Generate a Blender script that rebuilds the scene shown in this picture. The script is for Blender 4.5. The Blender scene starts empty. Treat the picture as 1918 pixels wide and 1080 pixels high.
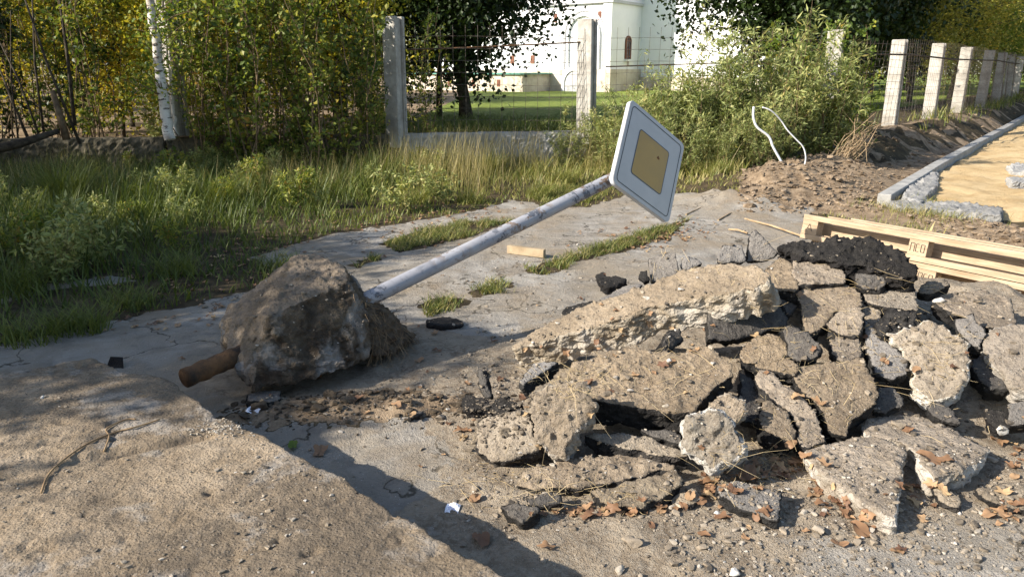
import bpy, bmesh, math, random
import numpy as np
from mathutils import Vector, Matrix
from mathutils.bvhtree import BVHTree

# ---------------------------------------------------------------- camera, light
SC = bpy.context.scene
COL = SC.collection
F = 1400.0; PITCH = math.radians(16.2); H = 1.65
cam_d = bpy.data.cameras.new('camera'); cam = bpy.data.objects.new('camera', cam_d); COL.objects.link(cam)
cam.location = (0, 0, H); cam.rotation_euler = (math.pi/2 - PITCH, 0, 0)
cam_d.sensor_width = 36; cam_d.lens = 36*F/1918; cam_d.clip_start = .05; cam_d.clip_end = 500
SC.camera = cam
SUN_EL = math.radians(30)
az = np.array([.93, .37]); az = az/np.linalg.norm(az)
LDIR = Vector((az[0]*math.cos(SUN_EL), az[1]*math.cos(SUN_EL), -math.sin(SUN_EL)))
sd = bpy.data.lights.new('sun', 'SUN'); sd.energy = 5.0; sd.angle = math.radians(.5); sd.color = (1, .925, .82)
sun = bpy.data.objects.new('sun', sd); COL.objects.link(sun)
sun.rotation_euler = LDIR.to_track_quat('-Z', 'Y').to_euler()
W = bpy.data.worlds.new('World'); SC.world = W; W.use_nodes = True
wn = W.node_tree; bg = wn.nodes['Background']
sky = wn.nodes.new('ShaderNodeTexSky'); sky.sky_type = 'NISHITA'; sky.sun_disc = False
sky.sun_elevation = SUN_EL; sky.sun_rotation = math.atan2(-az[0], -az[1])
wn.links.new(sky.outputs[0], bg.inputs[0]); bg.inputs[1].default_value = .11
SC.view_settings.view_transform = 'Standard'; SC.view_settings.look = 'None'
SC.view_settings.exposure = 1.0; SC.view_settings.gamma = 1
SC.cycles.max_bounces = 6; SC.cycles.transparent_max_bounces = 4
SC.cycles.use_denoising = True

# ---------------------------------------------------------------- geometry of the view
def ray(px, py):
    x = (px-959)/F; yy = -(py-540)/F
    return np.array([x, math.cos(PITCH)+yy*math.sin(PITCH), -math.sin(PITCH)+yy*math.cos(PITCH)])
def G(px, py, z=0.0):
    d = ray(px, py); t = (z-H)/d[2]; return np.array([d[0]*t, d[1]*t, z])
def Y(px, py, y):
    d = ray(px, py); t = y/d[1]; return np.array([d[0]*t, y, H+d[2]*t])

# ---------------------------------------------------------------- numpy noise
def _h(ix, iy, iz, seed):
    n = (ix*374761393 + iy*668265263 + iz*2147483647 + seed*974634777) & 0xffffffff
    n = ((n ^ (n >> 13))*1274126177) & 0xffffffff
    return ((n ^ (n >> 16)) & 0xffff)/32767.5 - 1
def vnoise(P, seed=0):
    P = np.asarray(P, float); i = np.floor(P).astype(np.int64); f = P-i; f = f*f*(3-2*f)
    r = 0
    for a in (0, 1):
        for b in (0, 1):
            for c in (0, 1):
                w = (f[:, 0] if a else 1-f[:, 0])*(f[:, 1] if b else 1-f[:, 1])*(f[:, 2] if c else 1-f[:, 2])
                r = r + w*_h(i[:, 0]+a, i[:, 1]+b, i[:, 2]+c, seed)
    return r
def fbm(P, sc, octv=4, seed=0, rough=.5):
    P = np.asarray(P, float)*sc; a = 1; s = 0; t = 0
    for k in range(octv):
        s = s + a*vnoise(P+k*17.3, seed+k); t += a; a *= rough; P = P*2.03
    return s/t
def xyz(x, y, z=0): return np.stack([x, y, np.zeros_like(x)+z], 1)
def sst(a, b, x):
    t = np.clip((x-a)/(b-a), 0, 1); return t*t*(3-2*t)
def sdf(poly, x, y):            # >0 inside
    p = np.array([q[:2] for q in poly]); n = len(p); d = np.full(x.shape, 1e9); ins = np.zeros(x.shape, bool)
    for i in range(n):
        a = p[i]; b = p[(i+1) % n]; e = b-a
        wx = x-a[0]; wy = y-a[1]; t = np.clip((wx*e[0]+wy*e[1])/(e@e+1e-12), 0, 1)
        d = np.minimum(d, np.hypot(wx-e[0]*t, wy-e[1]*t))
        c = ((a[1] > y) != (b[1] > y)) & (x < (b[0]-a[0])*(y-a[1])/(b[1]-a[1]+1e-12)+a[0]); ins ^= c
    return np.where(ins, d, -d)

# ---------------------------------------------------------------- object helpers
def link(name, me, mat=None, parent=None, loc=None, rot=None):
    o = bpy.data.objects.new(name, me); COL.objects.link(o)
    if me and mat is not None:
        me.materials.clear(); me.materials.append(mat)
    if parent: o.parent = parent
    if loc is not None: o.location = loc
    if rot is not None: o.rotation_euler = rot
    return o
def tag(o, label=None, cat=None, group=None, kind=None):
    if label: o['label'] = label
    if cat: o['category'] = cat
    if group: o['group'] = group
    if kind: o['kind'] = kind
    return o
def empty(name, loc, label=None, cat=None, group=None, rz=0):
    o = bpy.data.objects.new(name, None); COL.objects.link(o); o.location = loc; o.rotation_euler = (0, 0, rz)
    o.empty_display_size = .1
    return tag(o, label, cat, group)
def mesh(name, V, Fc, smooth=False, attrs=None):
    me = bpy.data.meshes.new(name)
    me.from_pydata(np.asarray(V).tolist(), [], Fc if isinstance(Fc, list) else np.asarray(Fc).tolist())
    if attrs:
        for k, v in attrs.items():
            at = me.attributes.new(k, 'FLOAT', 'POINT'); at.data.foreach_set('value', np.asarray(v, np.float32))
    if smooth: me.polygons.foreach_set('use_smooth', [True]*len(me.polygons))
    me.update(); return me
class MB:
    def __init__(s): s.v = []; s.f = []; s.n = 0
    def add(s, V, Fc):
        V = np.asarray(V, float); s.v.append(V); s.f += [[i+s.n for i in f] for f in Fc]; s.n += len(V)
    def box(s, c, d, R=None):
        c = np.asarray(c, float); d = np.asarray(d, float)/2
        V = np.array([[x, y, z] for x in (-1, 1) for y in (-1, 1) for z in (-1, 1)])*d
        if R is not None: V = V@np.asarray(R).T
        s.add(V+c, [[0, 1, 3, 2], [4, 6, 7, 5], [0, 4, 5, 1], [2, 3, 7, 6], [0, 2, 6, 4], [1, 5, 7, 3]])
    def tube(s, pts, rad, n=6, cap=True):
        pts = [np.asarray(p, float) for p in pts]
        if np.isscalar(rad): rad = [rad]*len(pts)
        V = []; up = None
        for i, p in enumerate(pts):
            t = pts[min(i+1, len(pts)-1)]-pts[max(i-1, 0)]; t = t/(np.linalg.norm(t)+1e-9)
            if up is None:
                up = np.array([0, 0, 1.]) if abs(t[2]) < .9 else np.array([1., 0, 0])
            a = np.cross(t, up); a /= np.linalg.norm(a)+1e-9; b = np.cross(a, t); up = b
            for k in range(n):
                th = 2*math.pi*k/n; V.append(p+rad[i]*(math.cos(th)*a+math.sin(th)*b))
        Fc = []
        for i in range(len(pts)-1):
            for k in range(n):
                Fc.append([i*n+k, i*n+(k+1) % n, (i+1)*n+(k+1) % n, (i+1)*n+k])
        if cap: Fc += [list(range(n))[::-1], [(len(pts)-1)*n+k for k in range(n)]]
        s.add(V, Fc)
    def build(s, name, mat, parent=None, smooth=False, bevel=0):
        me = mesh(name, np.concatenate(s.v), s.f, smooth)
        o = link(name, me, mat, parent)
        if bevel:
            m = o.modifiers.new('bevel', 'BEVEL'); m.width = bevel; m.segments = 2; m.limit_method = 'ANGLE'
        return o

# ---------------------------------------------------------------- materials
class NT:
    def __init__(s, name):
        s.m = bpy.data.materials.new(name); s.m.use_nodes = True; s.t = s.m.node_tree; s.N = s.t.nodes; s.L = s.t.links
        s.b = s.N['Principled BSDF']; s.out = s.N['Material Output']; s._c = None
    def obj(s):
        if s._c is None: s._c = s.N.new('ShaderNodeTexCoord')
        return s._c.outputs['Object']
    def attr(s, n):
        a = s.N.new('ShaderNodeAttribute'); a.attribute_name = n; return a.outputs['Fac']
    def noise(s, sc, det=6, rough=.6, dist=0, vec=None):
        n = s.N.new('ShaderNodeTexNoise'); n.inputs['Scale'].default_value = sc; n.inputs['Detail'].default_value = det
        n.inputs['Roughness'].default_value = rough; n.inputs['Distortion'].default_value = dist
        s.L.new(vec or s.obj(), n.inputs['Vector']); return n.outputs['Fac']
    def voro(s, sc, feat='F1', out='Distance', vec=None, rnd=1):
        n = s.N.new('ShaderNodeTexVoronoi'); n.feature = feat; n.inputs['Scale'].default_value = sc
        n.inputs['Randomness'].default_value = rnd
        s.L.new(vec or s.obj(), n.inputs['Vector']); return n.outputs[out]
    def ramp(s, f, stops, interp='LINEAR'):
        r = s.N.new('ShaderNodeValToRGB'); r.color_ramp.interpolation = interp; e = r.color_ramp.elements
        while len(e) < len(stops): e.new(.5)
        for q, (p, c) in zip(e, stops):
            q.position = p; q.color = (c, c, c, 1) if np.isscalar(c) else (*c, 1)
        s.L.new(f, r.inputs[0]); return r.outputs[0]
    def mix(s, f, a, b, mode='MIX'):
        n = s.N.new('ShaderNodeMix'); n.data_type = 'RGBA'; n.blend_type = mode
        for ii, v in ((0, f), (6, a), (7, b)):
            inp = n.inputs[ii]
            if hasattr(v, 'is_linked'): s.L.new(v, inp)
            elif ii == 0: inp.default_value = v
            else: inp.default_value = (v, v, v, 1) if np.isscalar(v) else (*v, 1)
        return n.outputs[2]
    def math(s, op, a, b=0, c=None):
        n = s.N.new('ShaderNodeMath'); n.operation = op
        for inp, v in zip(n.inputs, (a, b) if c is None else (a, b, c)):
            if hasattr(v, 'is_linked'): s.L.new(v, inp)
            else: inp.default_value = v
        return n.outputs[0]
    def bump(s, h, dist, strength=1, prev=None):
        n = s.N.new('ShaderNodeBump'); n.inputs['Distance'].default_value = dist; n.inputs['Strength'].default_value = strength
        s.L.new(h, n.inputs['Height'])
        if prev is not None: s.L.new(prev, n.inputs['Normal'])
        s.L.new(n.outputs[0], s.b.inputs['Normal']); return n.outputs[0]
    def fin(s, col, rough=.9, spec=.2, metal=0):
        if hasattr(col, 'is_linked'): s.L.new(col, s.b.inputs['Base Color'])
        else: s.b.inputs['Base Color'].default_value = (*col, 1)
        if hasattr(rough, 'is_linked'): s.L.new(rough, s.b.inputs['Roughness'])
        else: s.b.inputs['Roughness'].default_value = rough
        s.b.inputs['Specular IOR Level'].default_value = spec; s.b.inputs['Metallic'].default_value = metal
        return s.m

def m_ground():
    s = NT('ground_surface')
    big = s.noise(.9, 5, .6); mid = s.noise(6, 8, .65); fine = s.noise(45, 8, .7); spk = s.voro(120); spk2 = s.voro(38)
    streak = s.noise(2.6, 7, .65, .6)
    pave = s.mix(s.ramp(streak, [(.35, 0), (.62, 1)]), (.225, .205, .175), (.40, .37, .325))
    pave = s.mix(s.ramp(big, [(.42, 0), (.62, 1)]), pave, (.30, .255, .195))
    pave = s.mix(s.ramp(mid, [(.55, 0), (.72, .75)]), pave, (.17, .155, .135))
    pave = s.mix(s.ramp(fine, [(.60, 0), (.68, .7)]), pave, (.13, .12, .11))
    pave = s.mix(s.ramp(spk2, [(.06, .8), (.13, 0)]), pave, (.56, .54, .50))
    crk = s.N.new('ShaderNodeTexVoronoi'); crk.feature = 'DISTANCE_TO_EDGE'; crk.inputs['Scale'].default_value = .75
    wv = s.N.new('ShaderNodeVectorMath'); wv.operation = 'ADD'; nz = s.N.new('ShaderNodeTexNoise'); nz.inputs['Scale'].default_value = 3; nz.inputs['Detail'].default_value = 6; s.L.new(s.obj(), nz.inputs['Vector']); s.L.new(s.obj(), wv.inputs[0]); s.L.new(nz.outputs['Color'], wv.inputs[1]); s.L.new(wv.outputs[0], crk.inputs['Vector'])
    pave = s.mix(s.ramp(crk.outputs['Distance'], [(.004, .85), (.012, 0)]), pave, (.07, .06, .045))
    pave = s.mix(s.ramp(s.noise(1.7, 7, .7, .4), [(.50, 0), (.64, .8)]), pave, (.27, .215, .15))
    dirt = s.mix(s.ramp(mid, [(.35, 0), (.65, 1)]), (.17, .13, .09), (.36, .295, .215))
    dirt = s.mix(s.ramp(fine, [(.45, 0), (.62, .8)]), dirt, (.36, .31, .24))
    dirt = s.mix(s.ramp(spk2, [(.05, .9), (.12, 0)]), dirt, (.48, .44, .38))
    soil = s.mix(s.ramp(mid, [(.4, 0), (.65, 1)]), (.045, .035, .022), (.12, .09, .05))
    clay = s.mix(s.ramp(mid, [(.38, 0), (.62, 1)]), (.15, .105, .065), (.32, .24, .16))
    clay = s.mix(s.ramp(fine, [(.5, 0), (.66, .6)]), clay, (.40, .31, .21))
    sand = s.mix(s.ramp(streak, [(.38, 0), (.62, 1)]), (.46, .32, .16), (.60, .45, .25))
    lawn = s.mix(s.ramp(mid, [(.35, 0), (.65, 1)]), (.10, .15, .025), (.24, .28, .06))
    def brk(a, k=.35):
        return s.ramp(s.math('ADD', a, s.math('MULTIPLY', s.math('SUBTRACT', mid, .5), k*2)), [(.45, 0), (.55, 1)])
    c = s.mix(brk(s.attr('lawn')), soil, lawn)
    c = s.mix(brk(s.attr('clay')), c, clay)
    c = s.mix(brk(s.attr('path')), c, pave)
    c = s.mix(brk(s.attr('dirt'), .9), c, dirt)
    c = s.mix(brk(s.attr('sand')), c, sand)
    h = s.math('ADD', s.math('MULTIPLY', mid, 1.0), s.math('MULTIPLY', fine, .7))
    p = s.bump(h, .028, .9)
    s.bump(s.ramp(spk, [(0, 1), (.5, 0)]), .006, .7, p)
    return s.fin(c, .95, .12)

def m_rub(name, top1, top2, side1, side2, speck=(.5, .47, .42), spk_amt=.6, thr=.5, edge=.35, black_patch=0, white=0):
    s = NT(name)
    # crumbly skin: grains of two sizes over the noise
    mid = s.noise(9, 8, .65); fine = s.noise(70, 6, .7); v = s.voro(85); v2 = s.voro(30); big = s.noise(3.5, 6, .6, .5)
    top = s.mix(s.ramp(mid, [(.35, 0), (.65, 1)]), top1, top2); top = s.mix(s.ramp(s.noise(2.3, 4, .6), [(.45, 0), (.65, .6)]), top, tuple(.62*q for q in top1))
    top = s.mix(s.ramp(fine, [(.35, .55), (.5, 0)]), top, tuple(.45*q for q in top1))
    if name == 'old_slab': top = s.mix(s.ramp(s.noise(1.5, 8, .72, .5), [(.47, 0), (.62, .75)]), top, (.12, .098, .075)); top = s.mix(s.ramp(s.noise(2.6, 8, .7, .3), [(.56, 0), (.64, .7)]), top, (.38, .345, .30)); top = s.mix(s.ramp(s.noise(28, 7, .75), [(.58, 0), (.66, .6)]), top, (.08, .065, .05))
    if black_patch: top = s.mix(s.ramp(big, [(.58, 0), (.66, black_patch)]), top, (.05, .045, .04))
    top = s.mix(s.ramp(v, [(.10, spk_amt), (.2, 0)]), top, speck)
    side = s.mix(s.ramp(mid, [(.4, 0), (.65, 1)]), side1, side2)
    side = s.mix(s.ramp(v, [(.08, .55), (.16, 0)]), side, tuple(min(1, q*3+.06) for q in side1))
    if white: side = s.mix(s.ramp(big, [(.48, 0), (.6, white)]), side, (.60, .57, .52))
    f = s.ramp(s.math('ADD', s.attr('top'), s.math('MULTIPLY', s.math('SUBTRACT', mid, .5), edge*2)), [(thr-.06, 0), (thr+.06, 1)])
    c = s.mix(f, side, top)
    h = s.math('ADD', s.math('MULTIPLY', mid, .8), s.math('MULTIPLY', fine, .5))
    p = s.bump(h, .022, 1)
    hs = s.N.new('ShaderNodeHueSaturation'); oi = s.N.new('ShaderNodeObjectInfo'); s.L.new(c, hs.inputs['Color'])
    s.L.new(s.math('ADD', s.math('MULTIPLY', oi.outputs['Random'], .40), .82), hs.inputs['Value']); s.L.new(s.math('ADD', s.math('MULTIPLY', s.math('FRACT', s.math('MULTIPLY', oi.outputs['Random'], 7.3)), .35), .80), hs.inputs['Saturation']); c = hs.outputs[0]
    p = s.bump(s.ramp(v2, [(0, 1), (.5, 0)]), .008, .45, p)
    s.bump(s.ramp(v, [(0, 1), (.5, 0)]), .005, .6, p)
    return s.fin(c, .95, .12)

TAN1, TAN2 = (.20, .155, .108), (.35, .28, .20)
M = {}
M['ground'] = m_ground()
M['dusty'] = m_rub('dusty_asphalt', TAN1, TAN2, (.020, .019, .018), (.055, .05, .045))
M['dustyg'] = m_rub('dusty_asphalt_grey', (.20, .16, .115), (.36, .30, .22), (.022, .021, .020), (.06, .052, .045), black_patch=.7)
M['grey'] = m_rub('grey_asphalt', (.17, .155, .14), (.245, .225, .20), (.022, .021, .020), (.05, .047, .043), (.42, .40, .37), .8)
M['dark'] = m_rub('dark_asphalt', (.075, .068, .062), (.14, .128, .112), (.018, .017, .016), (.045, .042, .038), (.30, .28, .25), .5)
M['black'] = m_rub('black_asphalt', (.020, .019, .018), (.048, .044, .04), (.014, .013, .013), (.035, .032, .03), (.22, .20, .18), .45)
M['conc'] = m_rub('pale_concrete', (.22, .175, .125), (.36, .295, .22), (.25, .205, .15), (.38, .335, .265), (.55, .52, .46), .5, .5, .5, 0, .45)
M['white_tip'] = m_rub('white_broken_concrete', (.22, .175, .125), (.42, .37, .29), (.46, .42, .35), (.66, .63, .58), (.6, .57, .5), .5, .62, .9, 0, .9)
M['white'] = m_rub('white_concrete', (.20, .16, .115), (.34, .285, .215), (.36, .315, .24), (.50, .46, .39), (.6, .57, .5), .5, .5, .9, 0, .8)
M['slab'] = m_rub('old_slab', (.28, .215, .145), (.43, .345, .25), (.22, .18, .14), (.30, .26, .21), (.42, .39, .35), .5, .5, .3, .0)
M['footing'] = m_rub('footing_concrete', (.15, .118, .082), (.25, .20, .15), (.045, .034, .024), (.125, .098, .068), (.38, .34, .28), .35, .5, .5, 0, .3)
M['kerb'] = m_rub('kerb_concrete', (.30, .295, .28), (.38, .37, .35), (.24, .235, .22), (.31, .30, .28), (.5, .49, .47), .2)

def simple(name, c1, c2, sc=8, rough=.8, bump=.004, metal=0, spec=.3, bsc=None):
    s = NT(name); n = s.noise(sc, 7, .65)
    c = s.mix(s.ramp(n, [(.38, 0), (.62, 1)]), c1, c2)
    s.bump(s.noise(bsc or sc*6, 6, .65), bump)
    return s.fin(c, rough, spec, metal)
M['post'] = simple('weathered_post_concrete', (.30, .275, .235), (.50, .475, .42), 3.2, .9, .01)
M['plinth'] = simple('plinth_concrete', (.28, .26, .23), (.48, .46, .42), 1.8, .95, .03, bsc=9)
M['plinth_shaded'] = simple('shaded_plinth', (.045, .04, .025), (.14, .12, .085), 3, .95, .03, bsc=9)  # darker copy of the plinth concrete, shade of the left end painted in
M['wire'] = simple('rusty_wire', (.07, .045, .03), (.20, .17, .14), 20, .7)
M['rust'] = simple('rust', (.045, .032, .022), (.19, .095, .04), 9, .9, .012)
M['soil'] = simple('dark_soil', (.075, .055, .036), (.18, .14, .095), 16, 1, .03)
M['straw'] = simple('dry_straw', (.36, .27, .14), (.52, .41, .24), 3, .8, 0)
M['root'] = simple('dry_roots', (.14, .085, .045), (.32, .22, .12), 3, .9, 0)
M['clod'] = simple('clay_clods', (.15, .105, .065), (.32, .245, .17), 7, 1, .02)
M['cable'] = simple('white_plastic', (.66, .66, .66), (.80, .80, .80), 10, .5)
M['wall_white'] = simple('white_render', (.82, .82, .82), (.88, .88, .87), .6, .9, .01)
M['stone_base'] = simple('pale_stone', (.50, .43, .34), (.66, .60, .50), 1.5, .9, .03)
M['trim'] = simple('grey_trim', (.42, .42, .42), (.50, .50, .50), 2, .9)
M['glass_dark'] = simple('dark_glass', (.03, .03, .035), (.05, .05, .06), 2, .15, 0, spec=.6)
M['window_brown'] = simple('brown_window_frame', (.16, .06, .035), (.22, .09, .05), 2, .6)
M['green_roof'] = simple('green_roof', (.10, .30, .24), (.16, .38, .30), 2, .6)
M['bark'] = simple('dark_bark', (.035, .027, .02), (.10, .08, .055), 12, 1, .02)
M['twig'] = simple('brown_twig', (.11, .075, .045), (.24, .17, .10), 8, 1, .004)
M['deadwood'] = simple('dead_branch', (.26, .18, .10), (.42, .31, .19), 8, 1, .004)
M['paper'] = simple('white_paper', (.72, .74, .80), (.84, .86, .92), 10, .7, .003)
M['ink'] = simple('blue_ink', (.10, .12, .35), (.12, .15, .4), 4, .8, 0)
M['wood_grey'] = simple('old_timber', (.27, .20, .12), (.40, .31, .20), 6, .9, .006)
def m_wood():
    s = NT('pallet_wood'); mp = s.N.new('ShaderNodeMapping'); mp.inputs['Scale'].default_value = (1.5, 18, 18)
    s.L.new(s.obj(), mp.inputs['Vector'])
    n = s.noise(2.2, 8, .7, .4, mp.outputs[0]); d = s.noise(2.5, 5, .6)
    c = s.mix(s.ramp(n, [(.35, 0), (.65, 1)]), (.28, .20, .125), (.47, .365, .25))
    c = s.mix(s.ramp(d, [(.52, 0), (.75, .5)]), c, (.24, .16, .09))
    s.bump(n, .004, .7); return s.fin(c, .8, .2)
M['wood'] = m_wood()
def m_birch():
    s = NT('birch_bark'); mp = s.N.new('ShaderNodeMapping'); mp.inputs['Scale'].default_value = (3, 3, 14)
    s.L.new(s.obj(), mp.inputs['Vector']); n = s.noise(2.0, 6, .7, .3, mp.outputs[0]); b = s.noise(1.8, 4, .6)
    c = s.mix(s.ramp(n, [(.56, 0), (.60, 1)]), (.66, .63, .57), (.05, .04, .035))
    c = s.mix(s.ramp(b, [(.46, 0), (.62, .85)]), c, (.24, .18, .13)); s.bump(n, .01); return s.fin(c, .8, .2)
M['birch'] = m_birch()
def m_pole():
    s = NT('chipped_grey_paint'); n = s.noise(16, 9, .72, .5); b = s.noise(2.2, 3, .6); g = s.noise(5, 6, .6)
    chip = s.math('MULTIPLY', s.ramp(n, [(.525, 0), (.54, 1)]), s.ramp(b, [(.38, 0), (.50, 1)]))
    pnt = s.mix(s.ramp(g, [(.4, 0), (.65, 1)]), (.29, .29, .31), (.365, .365, .38))
    und = s.mix(s.ramp(g, [(.45, 0), (.55, 1)]), (.10, .11, .13), (.20, .13, .08))
    c = s.mix(chip, pnt, und); s.bump(s.math('SUBTRACT', 1, chip), .003, .8)
    return s.fin(c, .55, .35)
M['pole'] = m_pole()
def m_face(name, c, c2):
    s = NT(name); n = s.noise(4, 7, .6, .8); sp = s.noise(60, 3, .6)
    k = s.mix(s.ramp(n, [(.35, 0), (.7, 1)]), c, c2)
    k = s.mix(s.ramp(sp, [(.70, 0), (.74, .6)]), k, tuple(.4*q for q in c)); return s.fin(k, .35, .5)
M['sign_white'] = m_face('sign_white', (.43, .42, .405), (.37, .36, .35))
M['sign_yellow'] = m_face('sign_yellow', (.36, .20, .006), (.28, .155, .005))
M['sign_black'] = m_face('sign_black', (.02, .02, .022), (.03, .03, .03))
M['sign_back'] = m_face('sign_back', (.55, .57, .60), (.42, .44, .46))

def m_leaf(name, stops, trans=.4, rough=.5):
    s = NT(name); a = s.attr('rnd'); c = s.ramp(a, stops)
    s.fin(c, rough, .35)
    tr = s.N.new('ShaderNodeBsdfTranslucent'); mx = s.N.new('ShaderNodeMixShader'); mx.inputs[0].default_value = trans
    s.L.new(s.mix(1.0, c, (1, 1, .55), 'MULTIPLY'), tr.inputs[0])
    s.L.new(s.b.outputs[0], mx.inputs[1]); s.L.new(tr.outputs[0], mx.inputs[2]); s.L.new(mx.outputs[0], s.out.inputs[0])
    return s.m
M['leaf_green'] = m_leaf('leaves_green', [(0, (.035, .07, .014)), (.35, (.14, .19, .035)), (.68, (.28, .31, .06)), (.92, (.42, .37, .07)), (1, (.40, .24, .05))], .45)
M['leaf_willow'] = m_leaf('leaves_willow', [(0, (.11, .14, .05)), (.45, (.29, .33, .11)), (.8, (.46, .45, .18)), (1, (.45, .38, .13))], .35)
M['leaf_yellow'] = m_leaf('leaves_yellow', [(0, (.10, .14, .02)), (.4, (.32, .32, .04)), (.8, (.58, .46, .05)), (1, (.50, .26, .04))], .5)
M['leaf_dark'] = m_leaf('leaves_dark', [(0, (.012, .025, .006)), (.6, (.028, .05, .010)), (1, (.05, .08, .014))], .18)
M['leaf_olive'] = m_leaf('leaves_olive', [(0, (.08, .10, .02)), (.5, (.27, .27, .05)), (.85, (.45, .38, .07)), (1, (.55, .38, .06))], .4)
M['leaf_lime'] = m_leaf('leaves_lime', [(0, (.06, .11, .015)), (.6, (.20, .27, .045)), (.9, (.40, .38, .06)), (1, (.5, .33, .04))], .45)
M['grass'] = m_leaf('grass_blades', [(0, (.045, .07, .016)), (.35, (.10, .135, .028)), (.58, (.20, .22, .05)), (.78, (.34, .30, .10)), (1, (.48, .38, .20))], .35)
M['grass_dry'] = m_leaf('dry_grass_blades', [(0, (.14, .14, .04)), (.4, (.24, .22, .07)), (.8, (.40, .32, .14)), (1, (.5, .4, .22))], .35)
M['deadleaf'] = m_leaf('dead_leaves', [(0, (.15, .08, .05)), (.35, (.25, .14, .075)), (.75, (.38, .235, .13)), (1, (.47, .33, .18))], .2, .6)
def m_stone():
    s = NT('small_stones'); a = s.attr('rnd')
    c = s.ramp(a, [(0, (.05, .045, .04)), (.25, (.17, .14, .105)), (.7, (.30, .25, .19)), (.93, (.40, .36, .30)), (1, (.6, .57, .52))])
    c = s.mix(s.ramp(s.noise(30, 5, .6), [(.4, 0), (.6, .5)]), c, (.26, .21, .15)); s.bump(s.noise(60, 6, .7), .004)
    return s.fin(c, .95, .15)
M['stone'] = m_stone()

# ---------------------------------------------------------------- terrain
FX = np.array([-40, -12, -5.5, -1.9, 1.35, 6.0, 8.3, 10.4, 12.8, 15.4, 18, 20.6, 23.2, 56.])
FY = np.array([8.5, 11.2, 12.1, 12.8, 13.4, 14.5, 16.8, 19, 22, 25.3, 28.6, 32, 35.4, 75.])
C0 = G(1655, 377, .08); C1 = G(1760, 312, .08); C2 = G(1918, 222, .08); C3 = C2+(C2-C1)*1.2
P_PATH = [G(*q) for q in [(-500, 760), (0, 648), (200, 607), (430, 553), (535, 525), (470, 482), (620, 437), (860, 402), (960, 375), (1100, 388), (1190, 362), (1330, 374), (1400, 392), (1520, 398), (1540, 440), (1900, 520), (2400, 560)]]+[np.array([6, 0, 0]), np.array([-6, 0, 0])]
P_BACKPATH = [G(*q) for q in [(-60, 565), (60, 545), (230, 522), (250, 530), (80, 560), (-60, 590)]]
P_DIRT = [G(*q) for q in [(330, 730), (420, 695), (600, 600), (690, 640), (790, 600), (940, 645), (1100, 600), (1500, 470), (1720, 520), (2300, 560), (2300, 1000), (1800, 960), (1500, 1040), (1300, 1200), (900, 1200), (760, 980), (850, 880), (800, 790), (560, 765), (440, 752)]]
P_CLAY = [G(1370, 402), G(1385, 352), np.array([4.2, 13, 0]), np.array([6.3, 14.5, 0]), np.array([8.4, 16.8, 0]), np.array([15.5, 25.3, 0]), np.array([25, 37, 0]), np.array([30, 37, 0]), C2, C1, C0, G(1880, 415), G(2300, 560), G(1700, 425), G(1540, 402)]
P_SAND = [C0, C1, C2, C3, np.array([60, C3[1], 0]), np.array([40, 7, 0]), G(1880, 412)]
STRIPS = [[(720, 456), (790, 430), (880, 415), (965, 414), (900, 436), (800, 462), (740, 470)],
          [(982, 508), (1080, 472), (1180, 440), (1290, 412), (1255, 445), (1180, 462), (1080, 490), (1015, 514)],
          [(878, 548), (930, 526), (982, 530), (945, 545), (890, 556)], [(775, 580), (830, 555), (872, 565), (850, 582), (800, 594)],
          [(650, 498), (700, 482), (712, 488), (670, 504)],
          [(1000, 362), (1060, 345), (1150, 352), (1120, 375), (1020, 395)]]
P_STRIPS = [[G(*q) for q in s] for s in STRIPS]
def fence_d(x, y): return (y-np.interp(x, FX, FY))*np.where(x > 6.2, .68, .98)
def mound(x, y):
    z = .343*(y-2.9)
    z = np.minimum(z, .60-.55*(y-4.55))
    z = np.minimum(z, .55*(x+.12-.06*(y-3)))
    z = np.minimum(z, .42+.0*x)
    z = np.where(x < 1.6, np.minimum(z, .9*(4.22+.12*x-y)+.05*x), z)
    z = np.where(x > 3.2, z-.5*(x-3.2), z)
    n = fbm(xyz(x, y), 3.2, 3, 5)*.07
    z = z-.17*sst(3.25, 3.6, y)*(1-sst(1.35, 1.65, x))
    return np.maximum(z-.10+n, 0)*sst(-.25, .2, x)
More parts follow.
